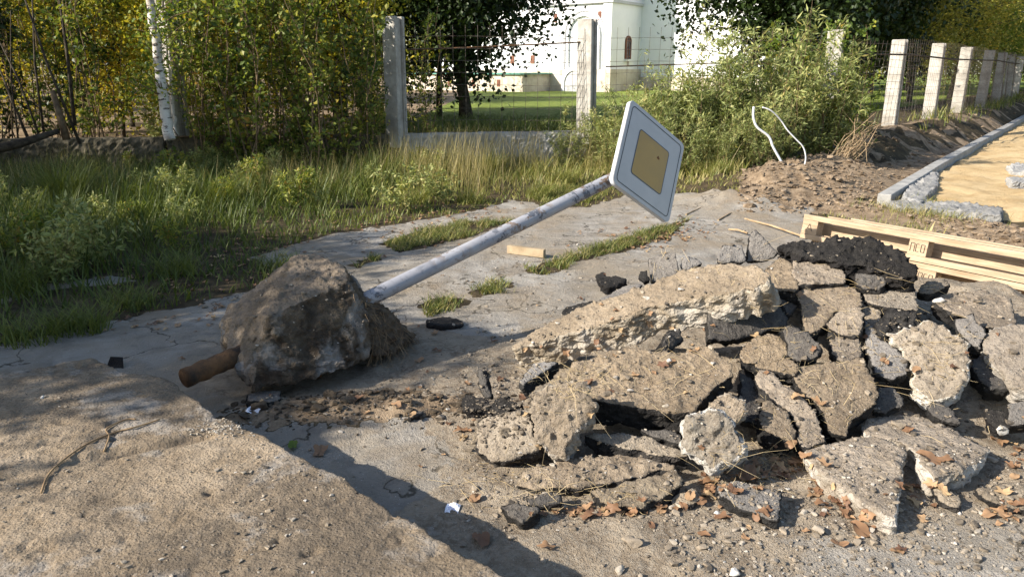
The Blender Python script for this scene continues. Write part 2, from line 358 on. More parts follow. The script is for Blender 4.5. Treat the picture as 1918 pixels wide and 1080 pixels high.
def terrain(x, y):
    d = fence_d(x, y)
    z = np.zeros_like(x)
    z = z + np.where(x < 6.2, .45*sst(-.02, .1, d), .50*sst(-1.35, -.25, d+.12*fbm(xyz(x, y), 1.6, 3, 9)))
    z = z + .02*fbm(xyz(x, y), .8, 3, 1)*sst(3, 7, np.abs(y))
    verge = sst(.1, 1.5, -sdf(P_PATH, x, y)) * (d < 0)*(x < 4)
    z = z + verge*(.05+.05*fbm(xyz(x, y), 2, 3, 3))
    cl = sst(-.1, .6, sdf(P_CLAY, x, y))*(1-sst(24, 30, y))
    z = z + cl*(.05+.06*np.abs(fbm(xyz(x, y), 3.5, 4, 7)))
    for cx, cy, r, h in ((3.7, 10.6, 1.1, .25), (4.9, 11.9, .9, .28), (2.95, 9.5, .5, .12)):
        z = z + h*np.exp(-((x-cx)**2+(y-cy)**2)/r**2)*(1+.5*fbm(xyz(x, y), 4, 3, 11))
    dm = sst(-.15, .25, sdf(P_DIRT, x, y))
    z = z + dm*(.018*fbm(xyz(x, y), 9, 4, 13)+.012)
    z = z + .07*np.exp(-(((x+.75)/.7)**2+((y-3.45-.12*(x+.75))/.16)**2))*(1+.7*fbm(xyz(x, y), 8, 4, 3))
    z = z + np.maximum(0, mound(x, y))
    z = z + .006*fbm(xyz(x, y), 14, 4, 15)*(y < 12)
    bk = (x > 5.6)*np.exp(-((d+.75)/.5)**2)*(y < 32); z = z+bk*(.16*fbm(xyz(x, y), 3, 4, 23)-.10*np.maximum(fbm(xyz(x, y), 7, 3, 24), 0))
    sa = sst(0, .15, sdf(P_SAND, x, y)); z = z*(1-sa)+sa*(.06+.05*fbm(xyz(x, y), 1.6, 4, 21)+.03*fbm(xyz(x, y), 6, 2, 22))
    tr = np.exp(-((x-3.35)/1.3)**2-((y-6.2)/1.0)**2); z = z-.16*tr
    return z
xs = [-1.6]
while xs[-1] < 3.1: xs.append(xs[-1]+.016)
s_ = .016; l_ = []
x_ = -1.6
while x_ > -150: s_ *= 1.035; x_ -= s_; l_.append(x_)
xs = l_[::-1]+xs; s_ = .016; x_ = xs[-1]
while x_ < 170: s_ *= 1.03; x_ += s_; xs.append(x_)
ys = [-6, -4, -2, -1, 0, .5, 1.0, 1.3, 1.5, 1.6]
while ys[-1] < 5.2: ys.append(ys[-1]+.016)
s_ = .016
while ys[-1] < 260: s_ *= 1.018 if ys[-1] < 40 else 1.1; ys.append(ys[-1]+s_)
xs = np.array(xs); ys = np.array(ys)
GX, GY = np.meshgrid(xs, ys); gx = GX.ravel(); gy = GY.ravel()
gz = terrain(gx, gy)
wob = .11*fbm(xyz(gx, gy), 3, 4, 31)+.08*fbm(xyz(gx, gy), 15, 3, 33)
def soft(poly, w=.16): return sst(-w, w, sdf(poly, gx, gy)+wob)
a_path = np.maximum(soft(P_PATH), soft(P_BACKPATH, .05)); a_clay = soft(P_CLAY, .2); a_sand = soft(P_SAND, .03); a_dirt = soft(P_DIRT, .25)
for s in P_STRIPS: a_path = a_path*(1-soft(s, .05))
rdg = .35*fbm(xyz(gx, gy), 22, 3, 35)+np.exp(-(((gx+.72)/.75)**2+((gy-3.45-.12*(gx+.75))/.2)**2))+.3*wob; a_dirt = a_dirt*(1-.55*sst(.3, .6, rdg)); a_path = a_path*(1-sst(.3, .5, rdg))
a_clay = np.maximum(a_clay, sst(.3, .6, rdg))
gd = fence_d(gx, gy); bk = (gx > 5.5)*sst(-1.5, -1.0, gd+wob)*(1-sst(-.3, -.1, gd)); a_clay = a_clay*(1-.75*bk*(.5+.5*np.sign(wob+.02)))
a_lawn = sst(1.5, 3, gd)*np.where(gx > -2.5, 1, .15)
a_clay = np.maximum(a_clay, .8*sst(1, 3, gd)*(gx < -2.5))
ny, nx = GX.shape; idx = np.arange(ny*nx).reshape(ny, nx)
quads = np.stack([idx[:-1, :-1], idx[:-1, 1:], idx[1:, 1:], idx[1:, :-1]], -1).reshape(-1, 4)
gV = np.stack([gx, gy, gz], 1)
qc = quads[:, 0]
sel_s = a_sand[qc] > .5; sel_p = (~sel_s) & (a_path[qc] > .5) & (a_dirt[qc] < .6)
at = dict(path=a_path, clay=a_clay, sand=a_sand, dirt=a_dirt, lawn=a_lawn)
def sub_ground(name, sel, label):
    q = quads[sel]; u, inv = np.unique(q, return_inverse=True)
    me = mesh(name, gV[u], inv.reshape(-1, 4), True, {k: v[u] for k, v in at.items()})
    o = link(name, me, M['ground']); o['kind'] = 'structure'; o['label'] = label; return o
sub_ground('ground', ~(sel_s | sel_p), 'brown dirt, verge and churchyard ground')
sub_ground('concrete_path', sel_p, 'old grey dusty concrete path with gravel and dirt')
sub_ground('sand_bed', sel_s, 'yellow sand bed of new road behind kerb')
def tz(x, y): return terrain(np.array([x], float), np.array([y], float))[0]

# ---------------------------------------------------------------- rubble chunks
BV_V = []; BV_F = []; BV_N = 0
def bv_add(V, Fc):
    global BV_N
    BV_V.append(V); BV_F.append(np.asarray(Fc)+BV_N); BV_N += len(V)
near = (gV[qc][:, 1] < 14) & (gV[qc][:, 1] > 1) & (np.abs(gV[qc][:, 0]) < 9)
u, inv = np.unique(quads[near], return_inverse=True); bv_add(gV[u], inv.reshape(-1, 4))

def pile_pt(px, py, lift):
    d = ray(px, py)
    # z = .343*(y-2.85)+lift
    t = (H-lift+.343*2.85)/(.343*d[1]-d[2]); P = np.array([0, 0, H])+d*t
    if P[2] < lift: P = G(px, py, lift)
    return P
def remesh(V, Fc, vox):
    me = mesh('tmp', V, Fc); o = bpy.data.objects.new('tmp', me); COL.objects.link(o)
    bm = bmesh.new(); bm.from_mesh(me); bmesh.ops.recalc_face_normals(bm, faces=bm.faces); bm.to_mesh(me); bm.free()
    m = o.modifiers.new('r', 'REMESH'); m.mode = 'VOXEL'; m.voxel_size = vox; m.adaptivity = 0
    dg = bpy.context.evaluated_depsgraph_get(); dg.update()
    me2 = bpy.data.meshes.new_from_object(o.evaluated_get(dg)); bpy.data.objects.remove(o); bpy.data.meshes.remove(me)
    return me2
def rough_mesh(me, nrm, seed, top_amp, side_amp, O, zmin=None, crumble=1.0):
    n = len(me.vertices); co = np.empty(n*3); me.vertices.foreach_get('co', co); co = co.reshape(-1, 3)
    no = np.empty(n*3); me.vertices.foreach_get('normal', no); no = no.reshape(-1, 3)
    td = no@nrm; top = sst(.35, .8, td)
    w = co+O
    lump = fbm(w, 7, 3, seed); f1 = fbm(w, 22, 4, seed+3); f2 = fbm(w, 60, 2, seed+5)
    crg = 1-2*np.abs(fbm(w*np.array([1, 1, 1.6]), 13, 4, seed+8)); f3 = fbm(w, 38, 2, seed+12)
    dt = top_amp*(.9*lump+.8*f1+.5*f2+1.5*np.maximum(f3-.05, 0)+1.2*np.maximum(fbm(w, 16, 2, seed+20)-.15, 0))
    ds = side_amp*(1.2*crg-.6+.9*lump+.8*f1)
    disp = dt*top+ds*(1-top)
    co = co+no*disp[:, None]
    me.vertices.foreach_set('co', co.ravel())
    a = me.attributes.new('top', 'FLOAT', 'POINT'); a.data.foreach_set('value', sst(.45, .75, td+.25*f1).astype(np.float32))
    pn = np.empty(len(me.polygons)*3); me.polygons.foreach_get('normal', pn); pn = pn.reshape(-1, 3)
    me.polygons.foreach_set('use_smooth', (pn@nrm > .6)); me.update(); return co
def chunk(name, label, poly, mat, thick=.08, lift=.06, n=None, plane=None, cat='rubble', group='broken rubble in the heap',
          vox=None, ta=.008, sa=.016, taper=.12, sub=True, cdir=None, seedoff=0):
    seed = abs(hash(label)) % 1000 if False else sum(ord(c)*(i+1) for i, c in enumerate(label)) % 997
    poly = np.array(poly, float); c = poly.mean(0)
    if plane is None:
        P0 = pile_pt(c[0], c[1], lift)
        base = np.array([0, -.324, .946]) if P0[2] > lift+.01 else np.array([0, 0, 1.])
        nn = np.array(n, float) if n is not None else base
        nn = nn/np.linalg.norm(nn)
    else:
        A, B, Cc = [Y(*q) for q in plane]; nn = np.cross(B-A, Cc-A); nn /= np.linalg.norm(nn); P0 = A
        if nn[2] < 0: nn = -nn
    rng = np.random.default_rng(seed)
    # jagged outline: subdivide px polygon
    pts = []
    for i in range(len(poly)):
        a, b = poly[i], poly[(i+1) % len(poly)]; L = np.linalg.norm(b-a); k = max(1, int(L/14))
        for j in range(k):
            q = a+(b-a)*j/k
            if j: q = q+rng.normal(0, 1.5, 2)*min(1, L/60)
            pts.append(q)
    T = []
    for q in pts:
        d = ray(*q); t = ((P0-np.array([0, 0, H]))@nn)/(d@nn); T.append(np.array([0, 0, H])+d*t)
    T = np.array(T); ctr = T.mean(0)
    dn = -nn if cdir is None else np.array(cdir, float)/np.linalg.norm(cdir)
    Bm = (T-ctr)*(1-taper)+ctr+dn*thick
    m = len(T); V = np.concatenate([T, Bm]); Fc = [list(range(m)), list(range(m, 2*m))[::-1]]+[[i, (i+1) % m, m+(i+1) % m, m+i] for i in range(m)]
    O = T.mean(0).copy(); O[2] -= thick
    size = max(np.ptp(T, 0))
    v = vox or (.011 if size < 1.2 else .013)
    me = remesh(V-O, Fc, v); me.name = name
    co = rough_mesh(me, nn, seed, ta, sa, O)
    o = link(name, me, M[mat], None, O); tag(o, label, cat, group)
    q = [tuple(p.vertices) for p in me.polygons]
    q = np.array([f if len(f) == 4 else (f[0], f[1], f[2], f[2]) for f in q]); bv_add(co+O, q)
    return o
# offsets for zoom coordinates
def ZA(l): return [(940+x/4, 420+y/4) for x, y in l]
def ZB(l): return [(1340+x/4, 400+y/4) for x, y in l]
def ZC(l): return [(860+x/4, 640+y/4) for x, y in l]
def ZD(l): return [(1260+x/4, 640+y/4) for x, y in l]
def ZE(l): return [(1598+x/2.57, 480+y/2.57) for x, y in l]
S = 'concrete_slab'; A_ = 'asphalt_chunk'
chunk(S, 'long thick pale concrete slab lying slanted on top of the heap', [(957, 648), (1002, 617), (1052, 592), (1127, 560), (1215, 530), (1290, 503), (1345, 490), (1415, 495), (1442, 512), (1435, 530), (1380, 545), (1315, 555), (1215, 575), (1140, 605), (1040, 630), (970, 650)], 'conc',
      thick=.19, plane=[(960, 650, 3.98), (1440, 528, 3.62), (1300, 502, 4.0)], taper=.0, sa=.017, ta=.010, cat='concrete slab')
chunk(A_, 'smooth grey asphalt plate standing behind the middle of the long slab', ZA([(1085, 260), (1180, 225), (1300, 200), (1325, 330), (1300, 385), (1110, 440)]), 'grey', .05, .12, (-.35, -.65, .68), ta=.003, sa=.01, cat='asphalt chunk')
chunk(A_, 'small dark grey asphalt wedge right of the standing grey plate', ZA([(1330, 300), (1370, 235), (1440, 250), (1505, 290), (1380, 350), (1345, 345)]), 'grey', .05, .13, (-.1, -.7, .7), ta=.003, sa=.012, cat='asphalt chunk')
chunk(A_, 'black crumbled asphalt bit left of the standing grey plate', ZA([(1025, 350), (1085, 335), (1110, 420), (1060, 430), (1020, 400)]), 'black', .05, .09, (-.3, -.7, .7), cat='asphalt chunk')
chunk(A_, 'thin flat grey asphalt sheet tucked behind the long slab', ZA([(720, 560), (870, 480), (1000, 440), (1060, 450), (900, 560), (790, 600)]), 'grey', .04, .05, (-.1, -.3, .95), plane=[(1125, 560, 4.85), (1205, 530, 5.1), (1150, 575, 4.65)], ta=.003, cat='asphalt chunk')
chunk('asphalt_lump', 'black asphalt lump alone on the path left of the heap', ZA([(700, 370), (760, 358), (795, 390), (930, 400), (935, 425), (790, 475), (735, 455)]), 'black', .07, .07, (-.2, -.45, .85), plane=[(1115, 530, 5.55), (1172, 530, 5.5), (1140, 512, 5.75)], sa=.022, cat='asphalt chunk', group='loose asphalt lumps on the path')
chunk('asphalt_lump', 'low black asphalt ledge peeking from behind the long slab tip', ZA([(450, 650), (480, 615), (680, 570), (720, 580), (560, 700), (450, 710)]), 'black', .08, .05, cat='asphalt chunk', plane=[(1052, 585, 4.75), (1115, 563, 4.8), (1090, 590, 4.6)])
chunk(A_, 'pointed dark asphalt fragment standing highest at the left of the heap', ZB([(250, 190), (285, 120), (310, 135), (400, 210), (475, 295), (400, 345), (235, 365), (245, 260)]), 'grey', .07, .12, (-.15, -.9, .42), ta=.004, sa=.014, cat='asphalt chunk')
chunk(A_, 'rounded grey asphalt piece split off left of the pointed fragment', ZB([(0, 320), (60, 240), (150, 225), (205, 230), (225, 350), (100, 370), (10, 365)]), 'grey', .06, .10, (-.1, -.8, .6), ta=.004, cat='asphalt chunk')
chunk(A_, 'huge black tar lump crowning the back of the heap', ZB([(480, 245), (600, 225), (740, 232), (900, 178), (1050, 170), (1150, 178), (1280, 235), (1430, 290), (1445, 350), (1520, 400), (1500, 470), (1300, 440), (1000, 380), (760, 340), (600, 300)]), 'black', .16, .24, (-.25, -.35, .9), ta=.02, sa=.034, taper=.05, cat='asphalt chunk')
chunk(A_, 'tan dusted slab just below the huge black tar lump', ZB([(575, 350), (700, 345), (800, 352), (960, 420), (985, 515), (620, 535), (570, 440)]), 'dusty', .09, .15, (-.1, -.25, .95), cat='asphalt chunk')
chunk(A_, 'long tan dusted slab sloping down the middle of the heap', ZB([(620, 545), (985, 528), (1060, 560), (1100, 620), (1100, 720), (900, 730), (830, 820), (700, 910), (660, 850), (628, 640)]), 'dusty', .09, .12, (-.15, -.3, .94), cat='asphalt chunk')
chunk(A_, 'tan straw-covered slab beside the right end of the long slab', ZB([(380, 400), (480, 320), (575, 360), (600, 480), (625, 560), (600, 590), (480, 575), (390, 520)]), 'dusty', .1, .12, (-.25, -.2, .94), cat='asphalt chunk')
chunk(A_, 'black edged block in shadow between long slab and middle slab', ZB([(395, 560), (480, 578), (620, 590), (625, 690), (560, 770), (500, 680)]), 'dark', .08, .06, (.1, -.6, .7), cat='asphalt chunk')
chunk(A_, 'small tan topped chunk with black lower rim at the heap centre', ZB([(828, 830), (900, 750), (990, 690), (1090, 695), (1105, 820), (1070, 900), (1000, 915), (870, 880)]), 'dusty', .07, .17, (-.25, -.45, .85), cat='asphalt chunk')
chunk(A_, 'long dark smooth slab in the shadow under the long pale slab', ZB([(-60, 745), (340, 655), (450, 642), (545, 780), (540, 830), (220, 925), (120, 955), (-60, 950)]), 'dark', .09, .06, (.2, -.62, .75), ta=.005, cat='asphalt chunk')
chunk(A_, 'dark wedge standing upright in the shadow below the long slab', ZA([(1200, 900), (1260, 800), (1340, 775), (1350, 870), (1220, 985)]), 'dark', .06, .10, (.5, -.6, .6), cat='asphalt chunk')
chunk(A_, 'lumpy tan slab below the dark shadowed slab, left of the black block', ZD([(485, 90), (520, 20), (600, -35), (770, -50), (850, -10), (865, 110), (960, 200), (900, 235), (760, 210), (660, 190), (530, 160)]), 'dusty', .1, .13, (-.15, -.35, .9), cat='asphalt chunk')
chunk(A_, 'dark rough block poking up at the centre of the heap', ZB([(515, 862), (560, 850), (680, 900), (780, 960), (800, 1000), (770, 1075), (620, 1110), (545, 1070)]), 'dark', .11, .19, (-.3, -.6, .7), sa=.02, cat='asphalt chunk')
chunk(A_, 'tan crumbly slab right of the dark central block', ZD([(1180, 10), (1230, -60), (1400, -20), (1430, 100), (1250, 150), (1210, 90)]), 'dusty', .1, .12, (-.1, -.3, .94), cat='asphalt chunk')
chunk(A_, 'largest cracked tan slab at the middle right of the heap', ZD([(900, 265), (960, 165), (1240, 150), (1410, 105), (1500, 270), (1555, 370), (1500, 490), (1340, 590), (1300, 700), (1155, 665), (1140, 570), (1065, 450), (945, 345)]), 'dusty', .12, .13, (-.12, -.42, .9), ta=.011, cat='asphalt chunk')
chunk(A_, 'narrow tan strip between cracks left of the largest slab', ZD([(600, 265), (660, 205), (740, 222), (830, 315), (915, 365), (1040, 480), (1100, 570), (1140, 740), (1010, 785), (930, 740), (960, 650), (890, 545), (730, 410), (640, 325)]), 'dusty', .11, .11, (-.12, -.38, .92), ta=.01, cat='asphalt chunk')
chunk(A_, 'short tan slab with black foot at the lower left of the cracked slabs', ZD([(672, 445), (720, 435), (790, 475), (870, 560), (915, 660), (905, 745), (760, 700), (670, 650), (658, 540)]), 'dusty', .12, .11, (-.1, -.36, .93), ta=.01, cat='asphalt chunk')
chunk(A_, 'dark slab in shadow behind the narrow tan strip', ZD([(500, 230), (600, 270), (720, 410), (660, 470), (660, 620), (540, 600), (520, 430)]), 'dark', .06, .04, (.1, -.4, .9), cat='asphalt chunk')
chunk(A_, 'broad gravelly tan slab with thick black edge at the left of the heap', [(1095, 745), (1078, 715), (1060, 700), (1075, 680), (1120, 662), (1175, 648), (1230, 658), (1272, 663), (1305, 648), (1335, 655), (1370, 677), (1376, 700), (1342, 722), (1312, 757), (1297, 770), (1270, 774), (1215, 766), (1172, 758), (1130, 750)], 'dusty', .15, .16, (-.1, -.33, .94), ta=.012, taper=.04, cat='asphalt chunk')
chunk('rubble_boulder', 'rounded tan boulder with pale foot left of the broad gravelly slab', ZC([(540, 450), (590, 355), (760, 305), (920, 305), (980, 400), (1030, 470), (965, 590), (860, 640), (830, 760), (790, 860), (720, 870), (640, 820), (570, 740), (545, 600)]), 'conc', .17, .22, (-.2, -.75, .65), ta=.02, sa=.03, taper=.2, cat='boulder')
chunk(A_, 'dusty dark slab lying left of the rounded boulder', ZC([(95, 590), (200, 545), (400, 520), (530, 500), (560, 690), (610, 790), (480, 850), (250, 915), (150, 830)]), 'dustyg', .09, .09, (-.35, -.45, .82), cat='asphalt chunk')
chunk(A_, 'thin black asphalt sheet at the far left foot of the heap', ZC([(10, 420), (60, 385), (150, 410), (240, 440), (410, 530), (350, 560), (230, 500), (20, 515)]), 'black', .05, .07, (-.2, -.4, .9), cat='asphalt chunk')
chunk(A_, 'small upright dark stub above the thin black sheet', ZC([(140, 200), (175, 185), (200, 300), (240, 420), (170, 410), (150, 320)]), 'dark', .05, .09, (-.4, -.7, .6), cat='asphalt chunk')
chunk(A_, 'dark wedge between black sheet and rounded boulder', ZC([(245, 450), (320, 385), (400, 420), (480, 470), (400, 520), (330, 500)]), 'black', .06, .09, (-.2, -.6, .75), cat='asphalt chunk')
chunk(A_, 'smooth grey plate with black edge beneath the left tip of the long slab', ZC([(450, 300), (560, 155), (740, 135), (700, 185), (590, 250), (475, 325)]), 'grey', .07, .10, (-.15, -.2, .96), ta=.003, cat='asphalt chunk')
chunk(A_, 'long thin black edged asphalt strip below the broad gravelly slab', ZC([(940, 690), (1020, 680), (1200, 690), (1400, 690), (1650, 800), (1740, 850), (1500, 850), (1300, 800), (1040, 740)]), 'dustyg', .08, .09, (-.05, -.2, .97), taper=.02, cat='asphalt chunk')
chunk(A_, 'dark wedge hidden in the gap left of the white lump', ZC([(1350, 640), (1500, 650), (1660, 700), (1670, 760), (1500, 720), (1380, 680)]), 'dark', .06, .10, (0, -.4, .9), cat='asphalt chunk')
chunk(A_, 'tan upper half of the cracked slab at the front foot of the heap', [(960, 905), (985, 880), (1010, 870), (1090, 855), (1140, 850), (1180, 850), (1250, 865), (1275, 876), (1225, 882), (1180, 895), (1140, 904), (1095, 912), (1050, 912), (1000, 915)], 'dusty', .07, .07, (-.05, -.22, .97), ta=.01, cat='asphalt chunk')
chunk(A_, 'lower half of the cracked slab at the front foot, black edged', [(1100, 917), (1143, 911), (1185, 901), (1230, 887), (1265, 880), (1285, 895), (1270, 910), (1240, 932), (1190, 952), (1130, 943)], 'dustyg', .07, .07, (-.05, -.24, .97), cat='asphalt chunk')
chunk(A_, 'small dark brown chunk right of the front cracked slab', [(1253, 932), (1275, 918), (1300, 914), (1312, 930), (1290, 948), (1260, 950)], 'dustyg', .05, .04, (-.1, -.4, .9), cat='asphalt chunk')
chunk('concrete_lump', 'whitish broken concrete lump with bright lower tip', ZD([(60, 600), (150, 545), (340, 512), (460, 620), (520, 720), (530, 830), (430, 900), (370, 890), (320, 955), (265, 955), (230, 885), (130, 845), (70, 740)]), 'white_tip', .16, .20, (-.35, -.72, .6), ta=.02, sa=.03, taper=.15, cat='concrete lump')
chunk('rubble_boulder', 'small rounded tan boulder on top of the whitish lump', ZD([(290, 470), (350, 405), (420, 388), (520, 470), (530, 540), (470, 600), (370, 560)]), 'conc', .11, .2, (-.2, -.7, .65), ta=.016, sa=.024, taper=.2, cat='boulder')
chunk(S, 'flat triangular pale concrete piece at the front foot of the heap', [(1505, 850), (1518, 838), (1560, 828), (1612, 815), (1650, 820), (1680, 833), (1692, 842), (1688, 880), (1684, 930), (1677, 970), (1655, 962), (1600, 928), (1530, 880)], 'conc', .09, .12, plane=[(1505, 850, 2.85), (1692, 842, 2.83), (1677, 972, 2.38)], taper=.06, ta=.010, cat='concrete slab')
chunk(S, 'tan flat slab behind and right of the triangular piece', ZE([(40, 800), (110, 765), (160, 745), (230, 728), (400, 783), (560, 872), (660, 925), (640, 955), (560, 1005), (460, 1055), (390, 1065), (330, 1000), (320, 950), (240, 900), (190, 880), (60, 850)]), 'conc', .10, .10, plane=[(1614, 791, 3.1), (1850, 840, 2.88), (1750, 894, 2.63)], taper=.06, cat='concrete slab')
chunk('rubble_boulder', 'big pale rock streaked with straw at the right of the heap', ZE([(168, 372), (260, 352), (330, 315), (400, 315), (540, 400), (562, 480), (550, 590), (500, 665), (380, 695), (330, 655), (275, 605), (300, 575), (240, 450), (200, 420)]), 'white', .17, .16, (-.35, -.6, .75), ta=.014, sa=.024, taper=.12, cat='boulder')
chunk(A_, 'grey speckled slab left of the big pale rock', ZE([(50, 290), (90, 330), (130, 400), (170, 410), (260, 490), (260, 570), (180, 592), (115, 560), (60, 440)]), 'grey', .08, .12, (-.2, -.42, .88), ta=.003, cat='asphalt chunk')
chunk(A_, 'upper part of the grey slab running up beside the middle slab', ZE([(20, 160), (80, 200), (130, 260), (140, 330), (130, 400), (50, 290), (30, 230)]), 'dustyg', .08, .10, (-.2, -.35, .9), cat='asphalt chunk')
chunk(A_, 'flat brown slab just below the huge tar lump at right', ZE([(40, 175), (150, 160), (300, 172), (320, 262), (250, 255), (160, 245), (60, 215)]), 'dustyg', .08, .15, (-.1, -.25, .95), cat='asphalt chunk')
chunk(A_, 'crumbly black asphalt mass above the big pale rock', ZE([(130, 300), (200, 255), (300, 275), (325, 340), (230, 360), (215, 400), (140, 390)]), 'black', .09, .16, (-.1, -.5, .85), ta=.03, sa=.03, cat='asphalt chunk')
chunk('concrete_lump', 'small white topped lump nestled under the huge tar lump', ZB([(1050, 450), (1150, 445), (1270, 470), (1290, 520), (1230, 570), (1110, 560), (1060, 510)]), 'dark', .09, .19, (-.3, -.5, .8), ta=.02, cat='concrete lump')
chunk('rubble_boulder', 'dark grey asphalt boulder right of the big pale rock', ZE([(490, 300), (570, 275), (640, 370), (610, 450), (560, 420), (500, 345)]), 'grey', .13, .15, (-.4, -.5, .75), ta=.012, sa=.02, cat='boulder')
chunk(A_, 'dark slab wedged low between pale rock and right edge slab', ZE([(565, 490), (650, 460), (720, 560), (750, 640), (660, 640), (590, 570)]), 'dark', .1, .07, (-.2, -.5, .85), cat='asphalt chunk')
chunk(S, 'big pale slab cut by the right edge of the photo', ZE([(615, 400), (690, 340), (760, 325), (900, 320), (1100, 360), (1100, 640), (823, 645), (790, 640), (720, 570), (650, 500)]), 'conc', .13, .16, (-.25, -.38, .9), taper=.05, cat='concrete slab')
chunk(A_, 'wide tan slab in front of the pallets at right', ZE([(380, 215), (440, 175), (620, 160), (760, 210), (800, 320), (740, 350), (640, 340), (480, 270)]), 'dusty', .09, .10, (0, -.2, .96), cat='asphalt chunk')
chunk(A_, 'low flat grey stone right behind the huge tar lump', ZE([(305, 155), (350, 120), (440, 110), (475, 130), (400, 175), (320, 180)]), 'dustyg', .06, .13, (-.1, -.4, .9), cat='asphalt chunk')
chunk('paving_block', 'grey square block at the right edge below the pale slab', ZE([(740, 702), (823, 692), (920, 690), (940, 800), (830, 810), (755, 810)]), 'grey', .10, .10, (-.1, -.6, .8), ta=.002, sa=.006, cat='paving block')
chunk(A_, 'black lump left of the grey square block', ZE([(640, 740), (700, 735), (745, 745), (750, 815), (700, 830), (645, 800)]), 'black', .07, .05, (-.2, -.4, .9), cat='asphalt chunk')
chunk(A_, 'small dark chunk behind the tan flat slab at right', ZE([(355, 720), (420, 695), (480, 750), (520, 800), (440, 790), (380, 770)]), 'dark', .07, .06, (-.2, -.5, .85), cat='asphalt chunk')
chunk(A_, 'dark slab showing in the gap below the largest cracked slab', ZD([(1540, 350), (1640, 340), (1740, 410), (1720, 470), (1600, 540), (1490, 520)]), 'dark', .06, .06, (-.1, -.4, .9), cat='asphalt chunk')
F3 = lambda l: [(1280+x/2.7, 680+y/2.7) for x, y in l]
F2 = lambda l: [(640+x/2.7, 680+y/2.7) for x, y in l]
chunk(A_, 'grey speckled asphalt piece among dead leaves at the front', F3([(175, 602), (270, 590), (380, 612), (490, 642), (488, 720), (480, 790), (430, 785), (340, 745), (240, 700), (180, 650)]), 'grey', .06, .07, (-.1, -.12, .98), ta=.003, cat='asphalt chunk')
chunk('asphalt_lump', 'flat brown asphalt lump half in frame at the lower right', F3([(1480, 650), (1600, 612), (1730, 600), (1800, 640), (1760, 740), (1660, 735), (1560, 700)]), 'dustyg', .06, .05, (-.1, -.2, .97), cat='asphalt chunk')
chunk('asphalt_lump', 'small grey rock by the shadow of the triangular piece', F3([(1240, 612), (1300, 612), (1400, 690), (1392, 728), (1345, 725), (1270, 660)]), 'dustyg', .05, .05, (-.2, -.3, .93), cat='asphalt chunk')
chunk('asphalt_lump', 'dark rounded asphalt lump under the front cracked slab', F2([(930, 685), (1000, 660), (1095, 650), (1110, 700), (1010, 722), (940, 715)]), 'dark', .05, .055, (-.1, -.4, .9), cat='asphalt chunk')
chunk('asphalt_lump', 'dark asphalt lump foremost at the left front of the heap', F2([(800, 712), (900, 705), (1000, 738), (960, 775), (910, 800), (835, 762)]), 'dark', .06, .06, (-.15, -.35, .93), cat='asphalt chunk')
chunk('asphalt_lump', 'small grey asphalt piece by the foot of the sign footing', [(463, 737), (490, 731), (524, 730), (526, 745), (505, 752), (466, 750)], 'grey', .05, .055, (-.05, -.15, .98), plane=[(463, 740, 3.50), (526, 735, 3.55), (500, 752, 3.42)], ta=.004, cat='asphalt chunk', group='loose asphalt lumps on the path')
chunk('asphalt_lump', 'flat black asphalt piece beside the grass right of the footing', [(795, 598), (830, 592), (868, 600), (868, 610), (830, 610), (798, 606)], 'black', .05, .05, plane=[(795, 603, 4.75), (868, 605, 4.75), (830, 592, 4.9)], cat='asphalt chunk', group='loose asphalt lumps on the path')
chunk('asphalt_lump', 'dark lump left of the heap near a small pale stone', F2([(315, 225), (350, 205), (400, 212), (422, 248), (340, 275)]), 'dark', .05, .05, plane=[(757, 765, 3.38), (795, 770, 3.36), (785, 757, 3.44)], cat='asphalt chunk', group='loose asphalt lumps on the path')

